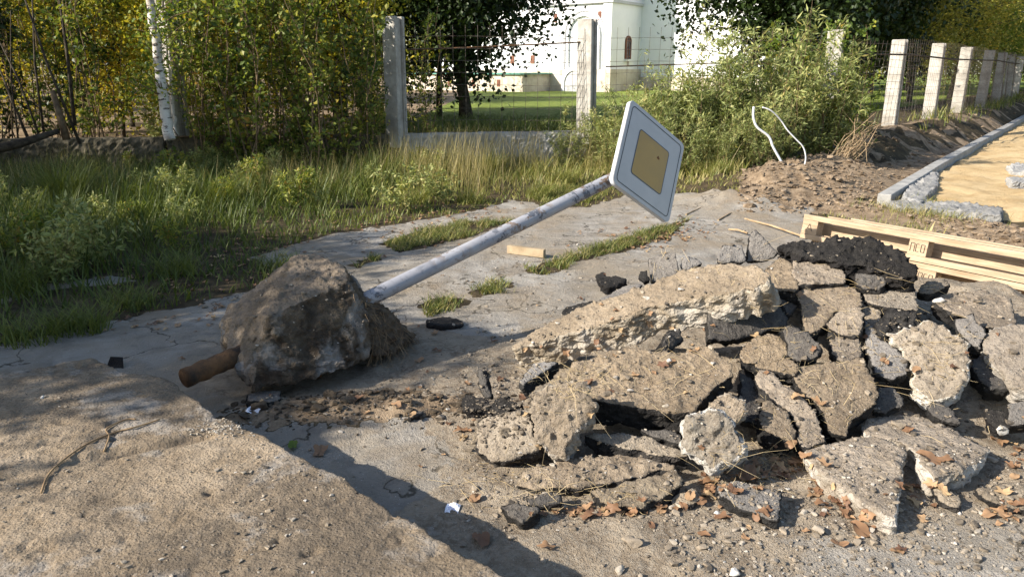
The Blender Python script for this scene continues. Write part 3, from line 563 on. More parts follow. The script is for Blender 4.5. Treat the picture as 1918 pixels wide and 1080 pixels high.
# ---------------------------------------------------------------- foreground slab
def fslab():
    zt = .32
    px = [(950, 1082), (905, 1055), (872, 1040), (845, 1018), (815, 1008), (780, 980), (735, 958), (700, 935), (655, 905), (610, 880), (566, 858), (530, 838), (490, 812), (455, 800), (432, 785), (405, 780), (385, 760), (350, 738), (333, 722), (318, 712), (290, 702), (240, 698), (222, 690), (175, 668), (120, 676), (60, 690), (0, 697), (-300, 735)]
    T = [G(q[0], q[1], zt)[:2] for q in px]+[np.array([-3.6, 1.0]), np.array([.3, .9]), np.array([.55, 1.25])]
    pts = []; rng = np.random.default_rng(4)
    for i in range(len(T)):
        a, b = T[i], T[(i+1) % len(T)]; k = max(1, int(np.linalg.norm(b-a)/.06))
        for j in range(k): pts.append(a+(b-a)*j/k+(rng.normal(0, .007, 2) if j else 0))
    m = len(pts); P = np.array(pts)
    V = np.concatenate([np.c_[P, np.full(m, zt)], np.c_[P, np.full(m, -.02)]])
    Fc = [list(range(m)), list(range(m, 2*m))[::-1]]+[[i, (i+1) % m, m+(i+1) % m, m+i] for i in range(m)]
    O = np.array([-1.5, 2.2, 0.]); me = remesh(V-O, Fc, .011)
    n = len(me.vertices); co = np.empty(n*3); me.vertices.foreach_get('co', co); co = co.reshape(-1, 3)
    no = np.empty(n*3); me.vertices.foreach_get('normal', no); no = no.reshape(-1, 3)
    w = co+O; top = sst(.3, .8, no[:, 2])
    f = fbm(w, 8, 4, 70); g = fbm(w, 30, 4, 71); pit = np.maximum(fbm(w, 11, 3, 72)-.28, 0)
    # a long broken crack and lips, running diagonally
    a = G(150, 860, zt)[:2]; b = G(385, 815, zt)[:2]; e = b-a; t = np.clip(((w[:, :2]-a)@e)/(e@e), 0, 1)
    dd = np.linalg.norm(w[:, :2]-a-t[:, None]*e, axis=1)+.03*fbm(w, 9, 3, 74)
    gr = np.exp(-(dd/.022)**2)*.035*(.5+.5*t)
    pit2 = np.maximum(fbm(w*np.array([1, .6, 1]), 26, 3, 77)-.30, 0)*(fbm(w, 3, 2, 79) > .05); flat = fbm(w, 2.2, 2, 78)
    dz = top*(.0035*f+.0065*g-.045*pit2-.012*pit-gr+.006*flat)+(1-top)*.016*(f+g)
    co = co+no*dz[:, None]; me.vertices.foreach_set('co', co.ravel())
    at_ = me.attributes.new('top', 'FLOAT', 'POINT'); at_.data.foreach_set('value', top.astype(np.float32))
    me.polygons.foreach_set('use_smooth', [True]*len(me.polygons)); me.update(); me.name = 'foreground_slab'
    o = link('concrete_slab', me, M['slab'], None, O)
    tag(o, 'large rough tan concrete slab filling the lower left corner', 'concrete slab')
    q = [tuple(p.vertices) for p in me.polygons]; bv_add(co+O, np.array([f_ if len(f_) == 4 else (*f_, f_[2]) for f_ in q]))
fslab()

# ---------------------------------------------------------------- road sign
def road_sign():
    root = empty('road_sign', (-1.0, 4.0, 0), 'uprooted priority road sign, pole leaning from its concrete footing', 'road sign')
    off = np.array([-1.0, 4.0, 0])
    St = np.array([-.86, 4.12, .375]); Ct = np.array([1.05, 5.73, .985])
    nrm = np.array([.67, -.70, .26]); nrm /= np.linalg.norm(nrm)
    En = Ct-nrm*.055+np.array([.06, .06, .02])
    mb = MB(); k = 26; pts = [St+(En-St)*i/k-off for i in range(k+1)]; mb.tube(pts, [.047]*(k+1), 20)
    mb.build('pole', M['pole'], root, True)
    d = (En-St)/np.linalg.norm(En-St)
    # rusty stub of the pole below the footing
    P1 = Y(346, 708, 3.42); P2 = Y(470, 655, 3.75)
    mb = MB(); k = 14; pts = [P1+(P2-P1)*i/k-off for i in range(k+1)]; mb.tube(pts, [.050+.003*math.sin(i*2.1)+.002*math.sin(i*5) for i in range(k+1)], 18)
    me = mb.build('base_pipe', M['rust'], root, True)
    # footing
    pc = [Y(415, 598, 3.95), Y(425, 578, 4.1), Y(505, 590, 3.72), Y(560, 476, 4.35), Y(592, 474, 4.38), Y(640, 497, 4.22), Y(652, 525, 4.06), Y(690, 592, 3.98), Y(692, 664, 3.92), Y(640, 692, 3.72), Y(576, 712, 3.60), Y(474, 732, 3.50), Y(440, 680, 3.62), Y(418, 640, 3.8)]
    bk = [np.array([-1.75, 4.25, .05]), np.array([-1.15, 4.65, .03]), np.array([-.75, 4.5, .05]), np.array([-1.55, 4.3, .3])]
    bm = bmesh.new()
    for p in pc+bk: bm.verts.new(p-off)
    r = bmesh.ops.convex_hull(bm, input=bm.verts); bmesh.ops.delete(bm, geom=[g for g in r['geom_interior'] if isinstance(g, bmesh.types.BMVert)], context='VERTS')
    me0 = bpy.data.meshes.new('t'); bm.to_mesh(me0); bm.free()
    V = np.array([v.co[:] for v in me0.vertices]); Fc = [list(p.vertices) for p in me0.polygons]
    me = remesh(V, Fc, .012); co = rough_mesh(me, np.array([-.35, 0, .94]), 41, .014, .02, off); me.name = 'concrete_footing'
    link('concrete_footing', me, M['footing'], root)
    q = [tuple(p.vertices) for p in me.polygons]; bv_add(co+off, np.array([f_ if len(f_) == 4 else (*f_, f_[2]) for f_ in q]))
    # root clump
    pc = [Y(650, 530, 4.05), Y(695, 560, 4.15), Y(735, 600, 4.15), Y(752, 640, 4.1), Y(740, 662, 4.05), Y(705, 668, 3.97), Y(690, 600, 4.0), Y(640, 520, 4.2), np.array([-.62, 4.5, .02]), np.array([-.95, 4.5, .02])]
    bm = bmesh.new()
    for p in pc: bm.verts.new(p-off)
    bmesh.ops.convex_hull(bm, input=bm.verts); bmesh.ops.delete(bm, geom=[v for v in bm.verts if not v.link_faces], context='VERTS')
    me0 = bpy.data.meshes.new('t'); bm.to_mesh(me0); bm.free()
    me = remesh(np.array([v.co[:] for v in me0.vertices]), [list(p.vertices) for p in me0.polygons], .013)
    co = rough_mesh(me, np.array([0, 0, 1.]), 43, .025, .03, off); me.name = 'root_clump'
    rc = link('root_clump', me, M['soil'], root)
    rng = np.random.default_rng(5); mb = MB()
    ids = rng.integers(0, len(co), 420)
    for i in ids:
        p = co[i]; q = p+np.array([rng.normal(.02, .04), rng.normal(-.03, .04), -abs(rng.normal(.06, .05))]); m_ = (p+q)/2+rng.normal(0, .022, 3)
        q[2] = max(q[2], .01); m_[2] = max(m_[2], .02)
        mb.tube([p, m_, q], [.0016, .0013, .0008], 3, False)
    mb.build('roots', M['root'], rc)
    # plate: local frame ex (toward right corner), ey
    A, B, Cc, D = np.array([.89, 5.75, 1.45]), np.array([1.39, 6.08, 1.08]), np.array([1.21, 5.70, .52]), np.array([.72, 5.37, .89])
    ex = (B-A)+(Cc-D); ex /= np.linalg.norm(ex); ey = (A-D)+(B-Cc); ey -= ex*(ey@ex); ey /= np.linalg.norm(ey); nz = np.cross(ex, ey)
    if nz@nrm < 0: nz = -nz
    cen = (A+B+Cc+D)/4-off; pt = lambda x, y, z: cen+ex*x+ey*y+nz*z
    def rr(h, r, n=7):
        o = []
        for (sx, sy, a0) in ((1, 1, 0), (-1, 1, 90), (-1, -1, 180), (1, -1, 270)):
            for i in range(n): a = math.radians(a0+90*i/(n-1)); o.append((sx*(h-r)+r*math.cos(a), sy*(h-r)+r*math.sin(a)))
        return o
    def plate(name, h, r, z0, z1, mat, par, hole=None):
        o = rr(h, r); m = len(o); mb = MB()
        if hole is None:
            mb.add([pt(x, y, z1) for x, y in o]+[pt(x, y, z0) for x, y in o], [list(range(m)), list(range(m, 2*m))[::-1]]+[[i, (i+1) % m, m+(i+1) % m, m+i] for i in range(m)])
        else:
            o2 = rr(*hole); V = [pt(x, y, z1) for x, y in o]+[pt(x, y, z1) for x, y in o2]+[pt(x, y, z0) for x, y in o]+[pt(x, y, z0) for x, y in o2]
            Fc = []
            for i in range(m):
                j = (i+1) % m
                Fc += [[i, j, m+j, m+i], [2*m+i, 3*m+i, 3*m+j, 2*m+j], [i, 2*m+i, 2*m+j, j], [m+i, m+j, 3*m+j, 3*m+i]]
            mb.add(V, Fc)
        return mb.build(name, mat, par)
    h = .35
    pl = plate('sign_plate', h, .045, -.004, 0, M['sign_white'], root)
    plate('sign_rim', h+.003, .048, -.034, -.004, M['sign_back'], pl, (h-.004, .042))
    plate('border_line', h-.032, .035, .0005, .0022, M['sign_black'], pl, (h-.038, .030))
    plate('diamond_outline', .190, .028, .0005, .0022, M['sign_black'], pl, (.182, .022))
    plate('yellow_diamond', .182, .022, .0005, .0020, M['sign_yellow'], pl)
    # clamp bands
    for t in (.10, -.14):
        c = Ct-nrm*.055+d*t-off; mb = MB(); mb.tube([c-d*.02, c+d*.02], [.054, .054], 16); mb.build('clamp', M['rust'], root)
road_sign()

# ---------------------------------------------------------------- pallets
def pallet_proto(L=2.1, Wd=.85, T=.215):
    root = empty('wooden_pallet', (0, 0, 0)); b = .045
    for yy in (0, Wd/2-.05, Wd-.1):          # top and bottom lengthwise boards
        for z in (T-b/2, b/2):
            w = .10
            mb = MB(); mb.box((L/2, yy+w/2, z), (L, w, b)); o = mb.build('board', M['wood'], root, bevel=.003)
    hb = T-2*b
    for xx in (.075, L/2, L-.075):
        for yy in (0,):
            mb = MB(); mb.box((xx, yy+.05+.002, b+hb/2), (.15, .094, hb-.002)); o = mb.build('block', M['wood'], root, bevel=.003)
            if yy == 0 and xx < L*.6:
                mk = MB(); z0 = b+.03; hh = hb-.06
                if xx < .2: segs = [((-.03, 0), (0, 1)), ((0, 1), (.03, 0)), ((-.02, .4), (.03, .25))]
                else: segs = [((-.055, 0), (-.055, 1)), ((-.055, 1), (-.025, 1)), ((-.025, 1), (-.025, 0)), ((-.012, .95), (.014, .95)), ((-.012, .05), (.014, .05)), ((-.012, .05), (-.012, .95)), ((.028, .05), (.028, .95)), ((.028, .95), (.055, .95)), ((.055, .95), (.055, .05)), ((.028, .05), (.055, .05))]
                for (a, c) in segs: mk.tube([(xx+a[0], -.0002, z0+a[1]*hh), (xx+c[0], -.0002, z0+c[1]*hh)], .0017, 4)
                mk.build('stamp_mark', M['sign_black'], o)
    for yy in (.20, .42, .62):           # long inner stringers seen between the blocks
        mb = MB(); mb.box((L/2, yy, b+hb*.45), (L-.06, .035, hb*.86)); mb.build('stringer', M['wood'], root, bevel=.003)
    return root
A0 = np.array([2.60, 6.62, 0]); B0 = np.array([3.66, 5.05, 0]); ddir = B0-A0; ang = math.atan2(ddir[1], ddir[0])
def place_pallet(r, z, dx, label, rz=0.0, tilt=-9):
    r.location = (A0[0]+dx*math.cos(ang), A0[1]+dx*math.sin(ang), z)
    r.rotation_euler = (Matrix.Rotation(ang+rz, 3, 'Z')@Matrix.Rotation(math.radians(tilt), 3, 'X')).to_euler()
    tag(r, label, 'pallet', 'stacked wooden pallets')
p1 = pallet_proto(); place_pallet(p1, .205, 0, 'upper wooden pallet of the stack with stamped blocks')
def copy_tree(o, parent=None):
    c = o.copy(); COL.objects.link(c); c.parent = parent
    for ch in list(o.children): copy_tree(ch, c)
    return c
p2 = copy_tree(p1); place_pallet(p2, -.015, .10, 'lower wooden pallet of the stack, half hidden by rubble', rz=-.015)

# ---------------------------------------------------------------- kerb
def kerb():
    root = empty('road_kerb', tuple(C0), 'pale grey concrete kerb edging the yellow sand bed', 'kerb')
    P = [C0, C1, C2, C3]; pts = []
    for i in range(3):
        for t in np.linspace(0, 1, 5)[:-1]: pts.append(P[i]+(P[i+1]-P[i])*t)
    pts.append(P[3]); pts = [np.array([p[0], p[1], 0]) for p in pts]
    off = C0
    for i in range(len(pts)-1):
        a, b = pts[i], pts[i+1]; e = b-a; L = np.linalg.norm(e); e /= L; w = np.array([e[1], -e[0], 0])
        zc = .05+.004*math.sin(i*3)
        R = np.stack([e, w, [0, 0, 1]], 1); mb = MB(); mb.box((a+b)/2+np.array([0, 0, zc])-off, (L-.012, .16, .24), R)
        mb.build('kerb_stone', M['kerbplain'], root, bevel=.01)
M['kerbplain'] = simple('kerb_stone', (.25, .245, .23), (.37, .36, .335), 6, .9, .006)
kerb()
# poured haunching and footing strip beside the kerb corner
def haunch(poly, z, th, label, name):
    T = np.array([G(q[0], q[1], z) for q in poly]); m = len(T); Bm = T.copy(); Bm[:, 2] -= th
    O = T.mean(0); me = remesh(np.concatenate([T, Bm])-O, [list(range(m)), list(range(m, 2*m))[::-1]]+[[i, (i+1) % m, m+(i+1) % m, m+i] for i in range(m)], .03)
    rough_mesh(me, np.array([0, 0, 1.]), 91, .03, .03, O); me.name = name
    o = link(name, me, M['kerb'], None, O); tag(o, label, 'concrete')
haunch([(1690, 372), (1700, 350), (1735, 325), (1755, 322), (1757, 345), (1725, 378)], .13, .2, 'lumpy grey mortar poured inside the kerb corner', 'mortar_haunch')
haunch([(1665, 378), (1700, 373), (1790, 378), (1878, 390), (1876, 404), (1780, 396), (1680, 388)], .10, .16, 'flat grey concrete strip running right from the kerb corner', 'concrete_strip')
for i, (q, lab) in enumerate([([(1886, 312), (1905, 306), (1930, 312), (1930, 322), (1895, 320)], 'grey paving slab on the sand, upper of two'), ([(1886, 334), (1900, 330), (1935, 336), (1935, 342), (1895, 342)], 'grey paving slab on the sand, lower of two')]):
    haunch(q, .13, .10, lab, 'paving_slab')

# ---------------------------------------------------------------- fence
fence_rot = [.0]*20
posts_xy = [(-5.28, 12.0, -.05), (-1.93, 12.75, 0), (1.30, 13.35, .0), (5.96, 14.4, .02), (8.28, 16.75, 0), (10.35, 19, 0), (12.74, 22, 0), (15.39, 25.3, 0), (17.95, 28.6, 0), (20.5, 32, 0), (23.1, 35.5, 0)]
def post_mesh(hgt, w=.27, d=.26):
    mb = MB()
    mb.box((0, -d/2+.04, hgt/2), (w, .08, hgt)); mb.box((0, d/2-.035, hgt/2-.0), (w, .07, hgt))
    mb.box((0, .0025, hgt/2-.01), (w-.07, d-.152, hgt-.02))
    return np.concatenate(mb.v), mb.f
pv, pf = post_mesh(2.07); post_me = mesh('fence_post', pv, pf)
post_labels = ['shaded concrete fence post beside the white birch trunk', 'tall pale fence post at the right end of the leafy thicket', 'clean pale fence post standing before the white church', 'ivy-covered fence post behind the big-leaved shrub', 'first bare fence post of the row at right', 'second bare fence post of the right row', 'third bare post of the right row, with a pale block behind', 'fourth bare post of the right row', 'fifth post of the right row', 'sixth post of the right row', 'seventh post of the right row, at the frame edge']
for (x, y, r), lab in zip(posts_xy, post_labels):
    zb = .42 if x < 3 else (.30 if x < 7 else .22)
    th = math.radians(50 if x > 6 else 32)
    o = link('fence_post', post_me, M['post'], None, (x, y, zb if x > -5 else zb+.25)); 
    # wide face looks to the left front
    o.rotation_euler = (r, .02*math.sin(x*3), th-math.pi/2 if x > 6 else -math.radians(28))
    bv = o.modifiers.new('bevel', 'BEVEL'); bv.width = .012; bv.segments = 1
    tag(o, lab, 'fence post', 'concrete fence posts')
def wire_panel(a, b, z0, z1, step, label, zs=None, r=.0035):
    a = np.array([*a, 0.]); b = np.array([*b, 0.]); L = np.linalg.norm(b-a); e = (b-a)/L; mb = MB(); rng = np.random.default_rng(int(L*100))
    n = int(L/step); zz = np.arange(z0, z1, zs or step)
    def P(s, z):
        return a+e*s+np.array([0, 0, z+.015*math.sin(s*1.7)])+np.array([e[1], -e[0], 0])*(.03*math.sin(s*2.1+z*2))
    for i in range(n+1): mb.tube([P(i*L/n, z) for z in np.linspace(z0, z1, 5)], r, 3, False)
    for z in zz: mb.tube([P(s, z) for s in np.linspace(0, L, 12)], r, 3, False)
    o = mb.build('wire_mesh', M['wire']); tag(o, label, 'wire fence', 'wire mesh panels of the fence')
wire_panel((-1.75, 12.6), (1.22, 13.2), .66, 2.35, .19, 'wire mesh panel before the church, left of the pale post')
wire_panel((1.6, 13.25), (5.95, 14.3), .66, 2.35, .19, 'wire mesh panel above the willow bushes')
wire_panel((-5.35, 11.9), (-2.1, 12.6), .66, 2.3, .19, 'wire mesh panel hidden in the left saplings')
wire_panel((6.4, 14.45), (8.62, 16.5), .6, 2.2, .16, 'wire mesh panel before the first bare post', .14)
for i in range(4, 9):
    a, b = posts_xy[i], posts_xy[i+1]; wire_panel((a[0]+.12, a[1]-.22), (b[0]+.12, b[1]-.22), .55, 2.3, .13, ['wire mesh right of the first bare post', 'wire mesh right of the second bare post', 'wire mesh right of the third bare post', 'wire mesh right of the fourth bare post', 'wire mesh right of the fifth post'][i-4], .15, .003)
mb = MB(); mb.tube([(-1.7, 12.72, 1.98), (-.5, 12.95, 2.03), (1.2, 13.3, 2.12)], .014, 6); mb.tube([(1.6, 13.35, 1.72), (3.5, 13.8, 1.78), (6, 14.35, 1.75)], .012, 6)
tag(mb.build('rusty_rail', M['rust']), 'rusty reinforcing rod strung between the fence posts', 'rail')
mb = MB(); P_ = [np.array([x+.14, y-.27, 1.95+.03*math.sin(i*2)]) for i, (x, y, _) in enumerate(posts_xy[3:10])]
mb.tube(P_, .02, 6); tag(mb.build('black_cable', M['bark']), 'black cable strung along the bare fence posts', 'cable')
# plinth
pts = [(-14, 10.9), (-5.5, 12.1), (-1.9, 12.8), (1.35, 13.4), (6.2, 14.5)]
for i in range(4):
    a = np.array([*pts[i], 0.]); b = np.array([*pts[i+1], 0.]); e = b-a; L = np.linalg.norm(e); e /= L
    R = np.stack([e, [-e[1], e[0], 0], [0, 0, 1]], 1); c = (a+b)/2
    V = []; N = int(L/.06)
    me = remesh(*(lambda m: (np.concatenate(m.v), m.f))((lambda m: (m.box((0, 0, 0), (L-.03, .22, .72), R), m)[1])(MB())), .045)
    rough_mesh(me, np.array([0, 0, 1.]), 51+i, .012, .02, c)
    o = link('concrete_plinth', me, M['plinth'] if i > 1 else M['plinth_shaded'], None, (c[0], c[1], .28))
    tag(o, ['low concrete fence plinth at the far left', 'fence plinth behind the left saplings', 'mottled grey fence plinth below the church wire panel', 'fence plinth hidden behind the willow bushes'][i], 'low wall', 'plinths under the fence')

# ---------------------------------------------------------------- church
def church():
    ang = math.radians(-37); O = np.array([5.78, 46.0, .40])
    root = empty('church', tuple(O), 'white church with arched reliefs and a brown arched window', 'church', rz=ang)
    Hh = 13
    # local x runs right along the lit walls, local y goes inward
    def box(name, x0, x1, y0, y1, z0, z1, mat, par=root):
        mb = MB(); mb.box(((x0+x1)/2, (y0+y1)/2, (z0+z1)/2), (x1-x0, y1-y0, z1-z0)); return mb.build(name, M[mat], par)
    box('nave_wall', -14, 0, 0, 9, 1.35, Hh, 'wall_white')
    box('nave_base', -14.2, .12, -.15, 8.9, -.6, 1.35, 'stone_base')
    w2 = box('side_wing', -1, 9, 3.7, 12, 0, Hh-.5, 'wall_white')
    box('wing_base', .13, 9.1, 3.55, 12.1, -.6, .9, 'stone_base')
    box('cornice', -14.1, .18, -.18, .0, 5.05, 5.2, 'trim'); box('cornice', .0, .16, .0, 3.6, 5.05, 5.2, 'trim'); box('cornice', -.3, .35, -.35, 3.65, 6.2, 6.45, 'wall_white')
    box('pilaster', -.5, .06, -.1, -.001, 1.36, 5.04, 'wall_white')
    rf = box('roof', -14.3, .4, -.4, 9.3, Hh, Hh+.3, 'green_roof')
    def arch(name, x, z, r, wd, hgt, y, mat, dep=.12, par=root, side=False):
        mb = MB(); pts = [(-r, -hgt)]+[(-r*math.cos(a), r*math.sin(a)) for a in np.linspace(0, math.pi, 17)]+[(r, -hgt)]
        V = []
        for (u, v) in pts:
            k = (r-wd)/r; v2 = v if v < 0 else v*k
            for (uu, vv) in ((u, v), (u*k, v2)):
                for dd in (0, -dep):
                    V.append((x+uu, y+dd, z+vv) if not side else (y-dd, x+uu, z+vv))
        Fc = []
        for i in range(len(pts)-1):
            a = i*4; b = a+4; Fc += [[a+1, b+1, b+3, a+3], [a, a+1, b+1, b], [a+2, b+2, b+3, a+3][::-1], [a, b, b+2, a+2]]
        mb.add(V, Fc); return mb.build(name, M[mat], par)
    def archfill(name, x, z, r, hgt, y, mat, par, side=False):
        pts = [(-r, -hgt)]+[(-r*math.cos(a), r*math.sin(a)) for a in np.linspace(0, math.pi, 17)]+[(r, -hgt)]
        f = (lambda u, v, d: (x+u, y-d, z+v)) if not side else (lambda u, v, d: (y+d, x+u, z+v))
        n = len(pts); mb = MB(); mb.add([f(u, v, .03) for u, v in pts]+[f(u, v, -.03) for u, v in pts], [list(range(n)), list(range(n, 2*n))[::-1]]+[[i, (i+1) % n, n+(i+1) % n, n+i] for i in range(n)])
        return mb.build(name, M[mat], par)
    arch('relief_arch', -1.85, 3.35, 1.45, .14, 2.0, 0, 'trim', .1); arch('relief_arch', -1.85, 3.35, 1.15, .12, 2.0, 0, 'wall_white', .16)
    dr = archfill('doorway', -2.3, .55, .72, .75, -.19, 'trim', root); arch('door_arch', -2.3, .55, .95, .22, .75, -.15, 'wall_white', .14, dr)
    archfill('doorway', -13.0, .45, .6, .75, -.19, 'trim', root)
    w = archfill('window', 2.05, 2.95, .30, 1.0, .04, 'glass_dark', root, True); arch('window_frame', 2.05, 2.95, .34, .09, 1.0, 0.0, 'window_brown', .09, w, True)
    mb = MB(); mb.box((.08, 2.05, 2.4), (.03, .04, 1.7)); mb.box((.08, 2.05, 3.0), (.03, .5, .05)); mb.box((.08, 2.05, 2.5), (.03, .5, .05)); mb.box((.08, 2.05, 2.1), (.03, .5, .05)); mb.build('glazing_bar', M['window_brown'], w)
    box('window_sill', .0, .18, 1.65, 2.45, 1.82, 1.92, 'wall_white', w)
    for x in (-3.9, -1.0+.2): box('vent_window', x-.1, x+.1, -.05, -.002, 4.1, 4.6, 'window_brown')
    for x in (-5.6, -7.2): box('small_window', x-.15, x+.15, -.05, -.002, 1.7, 2.2, 'window_brown')
    g = box('annex', -14.5, -4.2, -3.0, -.16, -.6, 1.05, 'stone_base'); box('annex_roof', -14.7, -4.0, -3.15, -.14, 1.052, 1.15, 'green_roof', g)
    for x in (-6, -8, -10): box('annex_window', x-.12, x+.12, -3.03, -3.001, .35, .75, 'window_brown', g)
church()

# ---------------------------------------------------------------- vegetation
def leafq(P, D, N, L, Wd):
    n = len(P); D = D/np.linalg.norm(D, axis=1, keepdims=True); S_ = np.cross(D, N); S_ /= np.linalg.norm(S_, axis=1, keepdims=True)+1e-9
    U = np.cross(S_, D)
    L = np.broadcast_to(L, (n,))[:, None]; Wd = np.broadcast_to(Wd, (n,))[:, None]
    a = P; b = P+D*L*.42+S_*Wd*.5+U*Wd*.12; c = P+D*L; d = P+D*L*.42-S_*Wd*.5+U*Wd*.12
    V = np.stack([a, b, c, d], 1).reshape(-1, 3); Fc = np.arange(n*4).reshape(-1, 4); return V, Fc
def leafmesh(name, V, Fc, rng, jit=None):
    n = len(Fc); r = rng.random(n) if jit is None else np.clip(jit, 0, 1)
    return mesh(name, V, Fc, False, {'rnd': np.repeat(r, 4)})
def shrub_proto(name, seed, Hh, R, nst, nb, nl, L, Wd, droop=0, low=.12, r0=.012, lean=.2, blen=.35, mat='leaf_green', stem='twig'):
    rng = np.random.default_rng(seed); mb = MB(); LP = []; LD = []
    for s in range(nst):
        a = rng.random()*6.283; rr_ = R*.35*math.sqrt(rng.random()); b = np.array([rr_*math.cos(a), rr_*math.sin(a), 0])
        h = Hh*(.6+.4*rng.random()); a2 = a+rng.normal(0, .6); tip = b+np.array([math.cos(a2)*R*(.2+lean*3*rng.random()), math.sin(a2)*R*(.2+lean*3*rng.random()), h])
        ts = np.linspace(0, 1, 7); bend = rng.normal(0, .05*Hh, 3)*np.array([1, 1, 0])
        pts = [b+(tip-b)*t+bend*math.sin(t*3.1)+rng.normal(0, .01*Hh, 3)*(t > 0) for t in ts]
        mb.tube(pts, [r0*(1-.75*t)*(.7+.6*rng.random()*0+.3) for t in ts], 5, False)
        P = np.array(pts)
        for k in range(nb):
            t = low+(1-low)*rng.random()**.9; i = min(int(t*6), 5); f = t*6-i; p = P[i]*(1-f)+P[i+1]*f
            an = rng.random()*6.283; d = np.array([math.cos(an), math.sin(an), .55+.5*rng.random()-droop]); d /= np.linalg.norm(d)
            bl = blen*(1-.55*t)*(.5+rng.random()); q1 = p+d*bl*.5; q2 = p+d*bl+np.array([0, 0, -droop*bl*.5])
            mb.tube([p, q1, q2], [r0*.28, r0*.2, r0*.1], 3, False)
            m = nl; tt = rng.random(m)*.95+.05
            pp = p*(1-tt)[:, None]+q2*tt[:, None]+rng.normal(0, L*.35, (m, 3)); LP.append(pp)
            dd = d*.7+rng.normal(0, .6, (m, 3))+np.array([0, 0, -.25-droop*.5]); LD.append(dd)
    P = np.concatenate(LP); D = np.concatenate(LD); n = len(P); N = rng.normal(0, .6, (n, 3))+np.array([0, 0, .8])
    P[:, 2] = np.maximum(P[:, 2], .03)
    V, Fc = leafq(P, D, N, L*(.6+.7*rng.random(n)), Wd*(.7+.6*rng.random(n)))
    clump = fbm(P, 2.2, 2, seed)*.35; r = np.clip(rng.beta(1.6, 2.2, n)+clump, 0, 1)
    sm = mesh(name+'_stems', np.concatenate(mb.v), mb.f, True)
    return (sm, leafmesh(name+'_leaves', V, Fc, rng, r), mat, stem, 'stems', 'foliage')
def tree_proto(name, seed, Hh, R, zc, rz, nclump, nl, L, Wd, mat, stem, r0=.12, fill=.55, drop=0):
    rng = np.random.default_rng(seed); mb = MB()
    ts = np.linspace(0, 1, 9); tp = [np.array([.12*R*math.sin(t*4+seed), .1*R*math.cos(t*3+seed)-.1*R, Hh*.92*t]) for t in ts]
    mb.tube(tp, [r0*(1.15-t*.95) for t in ts], 9, False); tp = np.array(tp)
    cs = []
    for k in range(nclump):
        v = rng.normal(0, 1, 3); v /= np.linalg.norm(v); rad = fill+(1-fill)*rng.random(); sh = 1+.25*math.sin(v[0]*5+seed)+.15*math.sin(v[1]*7)
        c = np.array([v[0]*R*rad*sh, v[1]*R*rad*sh, zc+v[2]*rz*rad]); cs.append(c)
        t = np.clip((c[2]-.35*R)/(Hh*.92), .12, .95); i = min(int(t*8), 7); p = tp[i]*(1-(t*8-i))+tp[i+1]*(t*8-i)
        mb.tube([p, (p*.5+c*.5)+np.array([0, 0, .1*R])+rng.normal(0, .05*R, 3), c], [r0*.22, r0*.13, r0*.04], 4, False)
    cs = np.array(cs); n = nclump*nl; ci = np.repeat(np.arange(nclump), nl)
    off = rng.normal(0, 1, (n, 3))*np.array([.16*R, .16*R, .15*R*(1+drop)])*(.62 if drop > .4 else 1); off[:, 2] -= abs(off[:, 2])*drop
    P = cs[ci]+off; D = rng.normal(0, .7, (n, 3))+np.array([0, 0, -.35]); N = rng.normal(0, .6, (n, 3))+np.array([0, 0, .7])
    V, Fc = leafq(P, D, N, L*(.6+.7*rng.random(n)), Wd*(.7+.6*rng.random(n)))
    cr = rng.random(nclump)[ci]; r = np.clip(.45*cr+.55*rng.random(n)+.3*fbm(P, 1.2, 2, seed), 0, 1)
    sm = mesh(name+'_trunk', np.concatenate(mb.v), mb.f, True)
    return (sm, leafmesh(name+'_crown', V, Fc, rng, r), mat, stem, 'trunk', 'crown')
def plant(pr, name, cat, x, y, label, group=None, rz=0, sc=1, mat=None, z=None, tilt=(0, 0)):
    e = empty(name, (x, y, tz(x, y)-.03 if z is None else z), label, cat, group, rz); e.scale = (sc, sc, sc); e.rotation_euler = (tilt[0], tilt[1], rz)
    o = bpy.data.objects.new(pr[4], pr[0]); COL.objects.link(o); o.parent = e
    if not pr[0].materials: pr[0].materials.append(M[pr[3]])
    o2 = bpy.data.objects.new(pr[5], pr[1]); COL.objects.link(o2); o2.parent = e
    if not pr[1].materials: pr[1].materials.append(None)
    o2.material_slots[0].link = 'OBJECT'; o2.material_slots[0].material = M[mat or pr[2]]
    return e
sap = [shrub_proto('sapling', 100+i, 3.9, .8, 8, 16, 10, .095, .06, 0, .06, .012, .18, .45) for i in range(4)]
shoot_p = [shrub_proto('willow_shoots', 250+i, 2.5, .6, 6, 14, 10, .13, .026, .0, .15, .008, .25, .22, 'leaf_willow') for i in range(2)]
wil = [shrub_proto('willow_bush', 200+i, 1.9, .75, 15, 15, 15, .12, .024, .0, .04, .007, .30, .26, 'leaf_willow') for i in range(3)]
big = [shrub_proto('broadleaf_shrub', 300+i, 2.7, .7, 12, 16, 13, .09, .066, .1, .10, .011, .25, .38, 'leaf_lime') for i in range(2)]
weed = [shrub_proto('weed', 400+i, .62, .26, 9, 9, 8, .07, .024, .0, .1, .003, .3, .13, 'leaf_willow' if i else 'leaf_green') for i in range(3)]
tall = [tree_proto('tall_tree', 500+i, 9, 2.7, 4.9, 4.4, 190, 90, .13, .095, 'leaf_olive', 'bark', .12, .35) for i in range(3)]
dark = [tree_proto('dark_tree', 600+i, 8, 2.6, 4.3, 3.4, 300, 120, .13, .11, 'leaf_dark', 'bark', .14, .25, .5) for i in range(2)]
birchp = [tree_proto('young_birch', 700+i, 6.0, 1.35, 3.0, 2.8, 150, 70, .072, .056, 'leaf_yellow', 'bark', .045, .3, .3) for i in range(2)]
rg = np.random.default_rng(77)
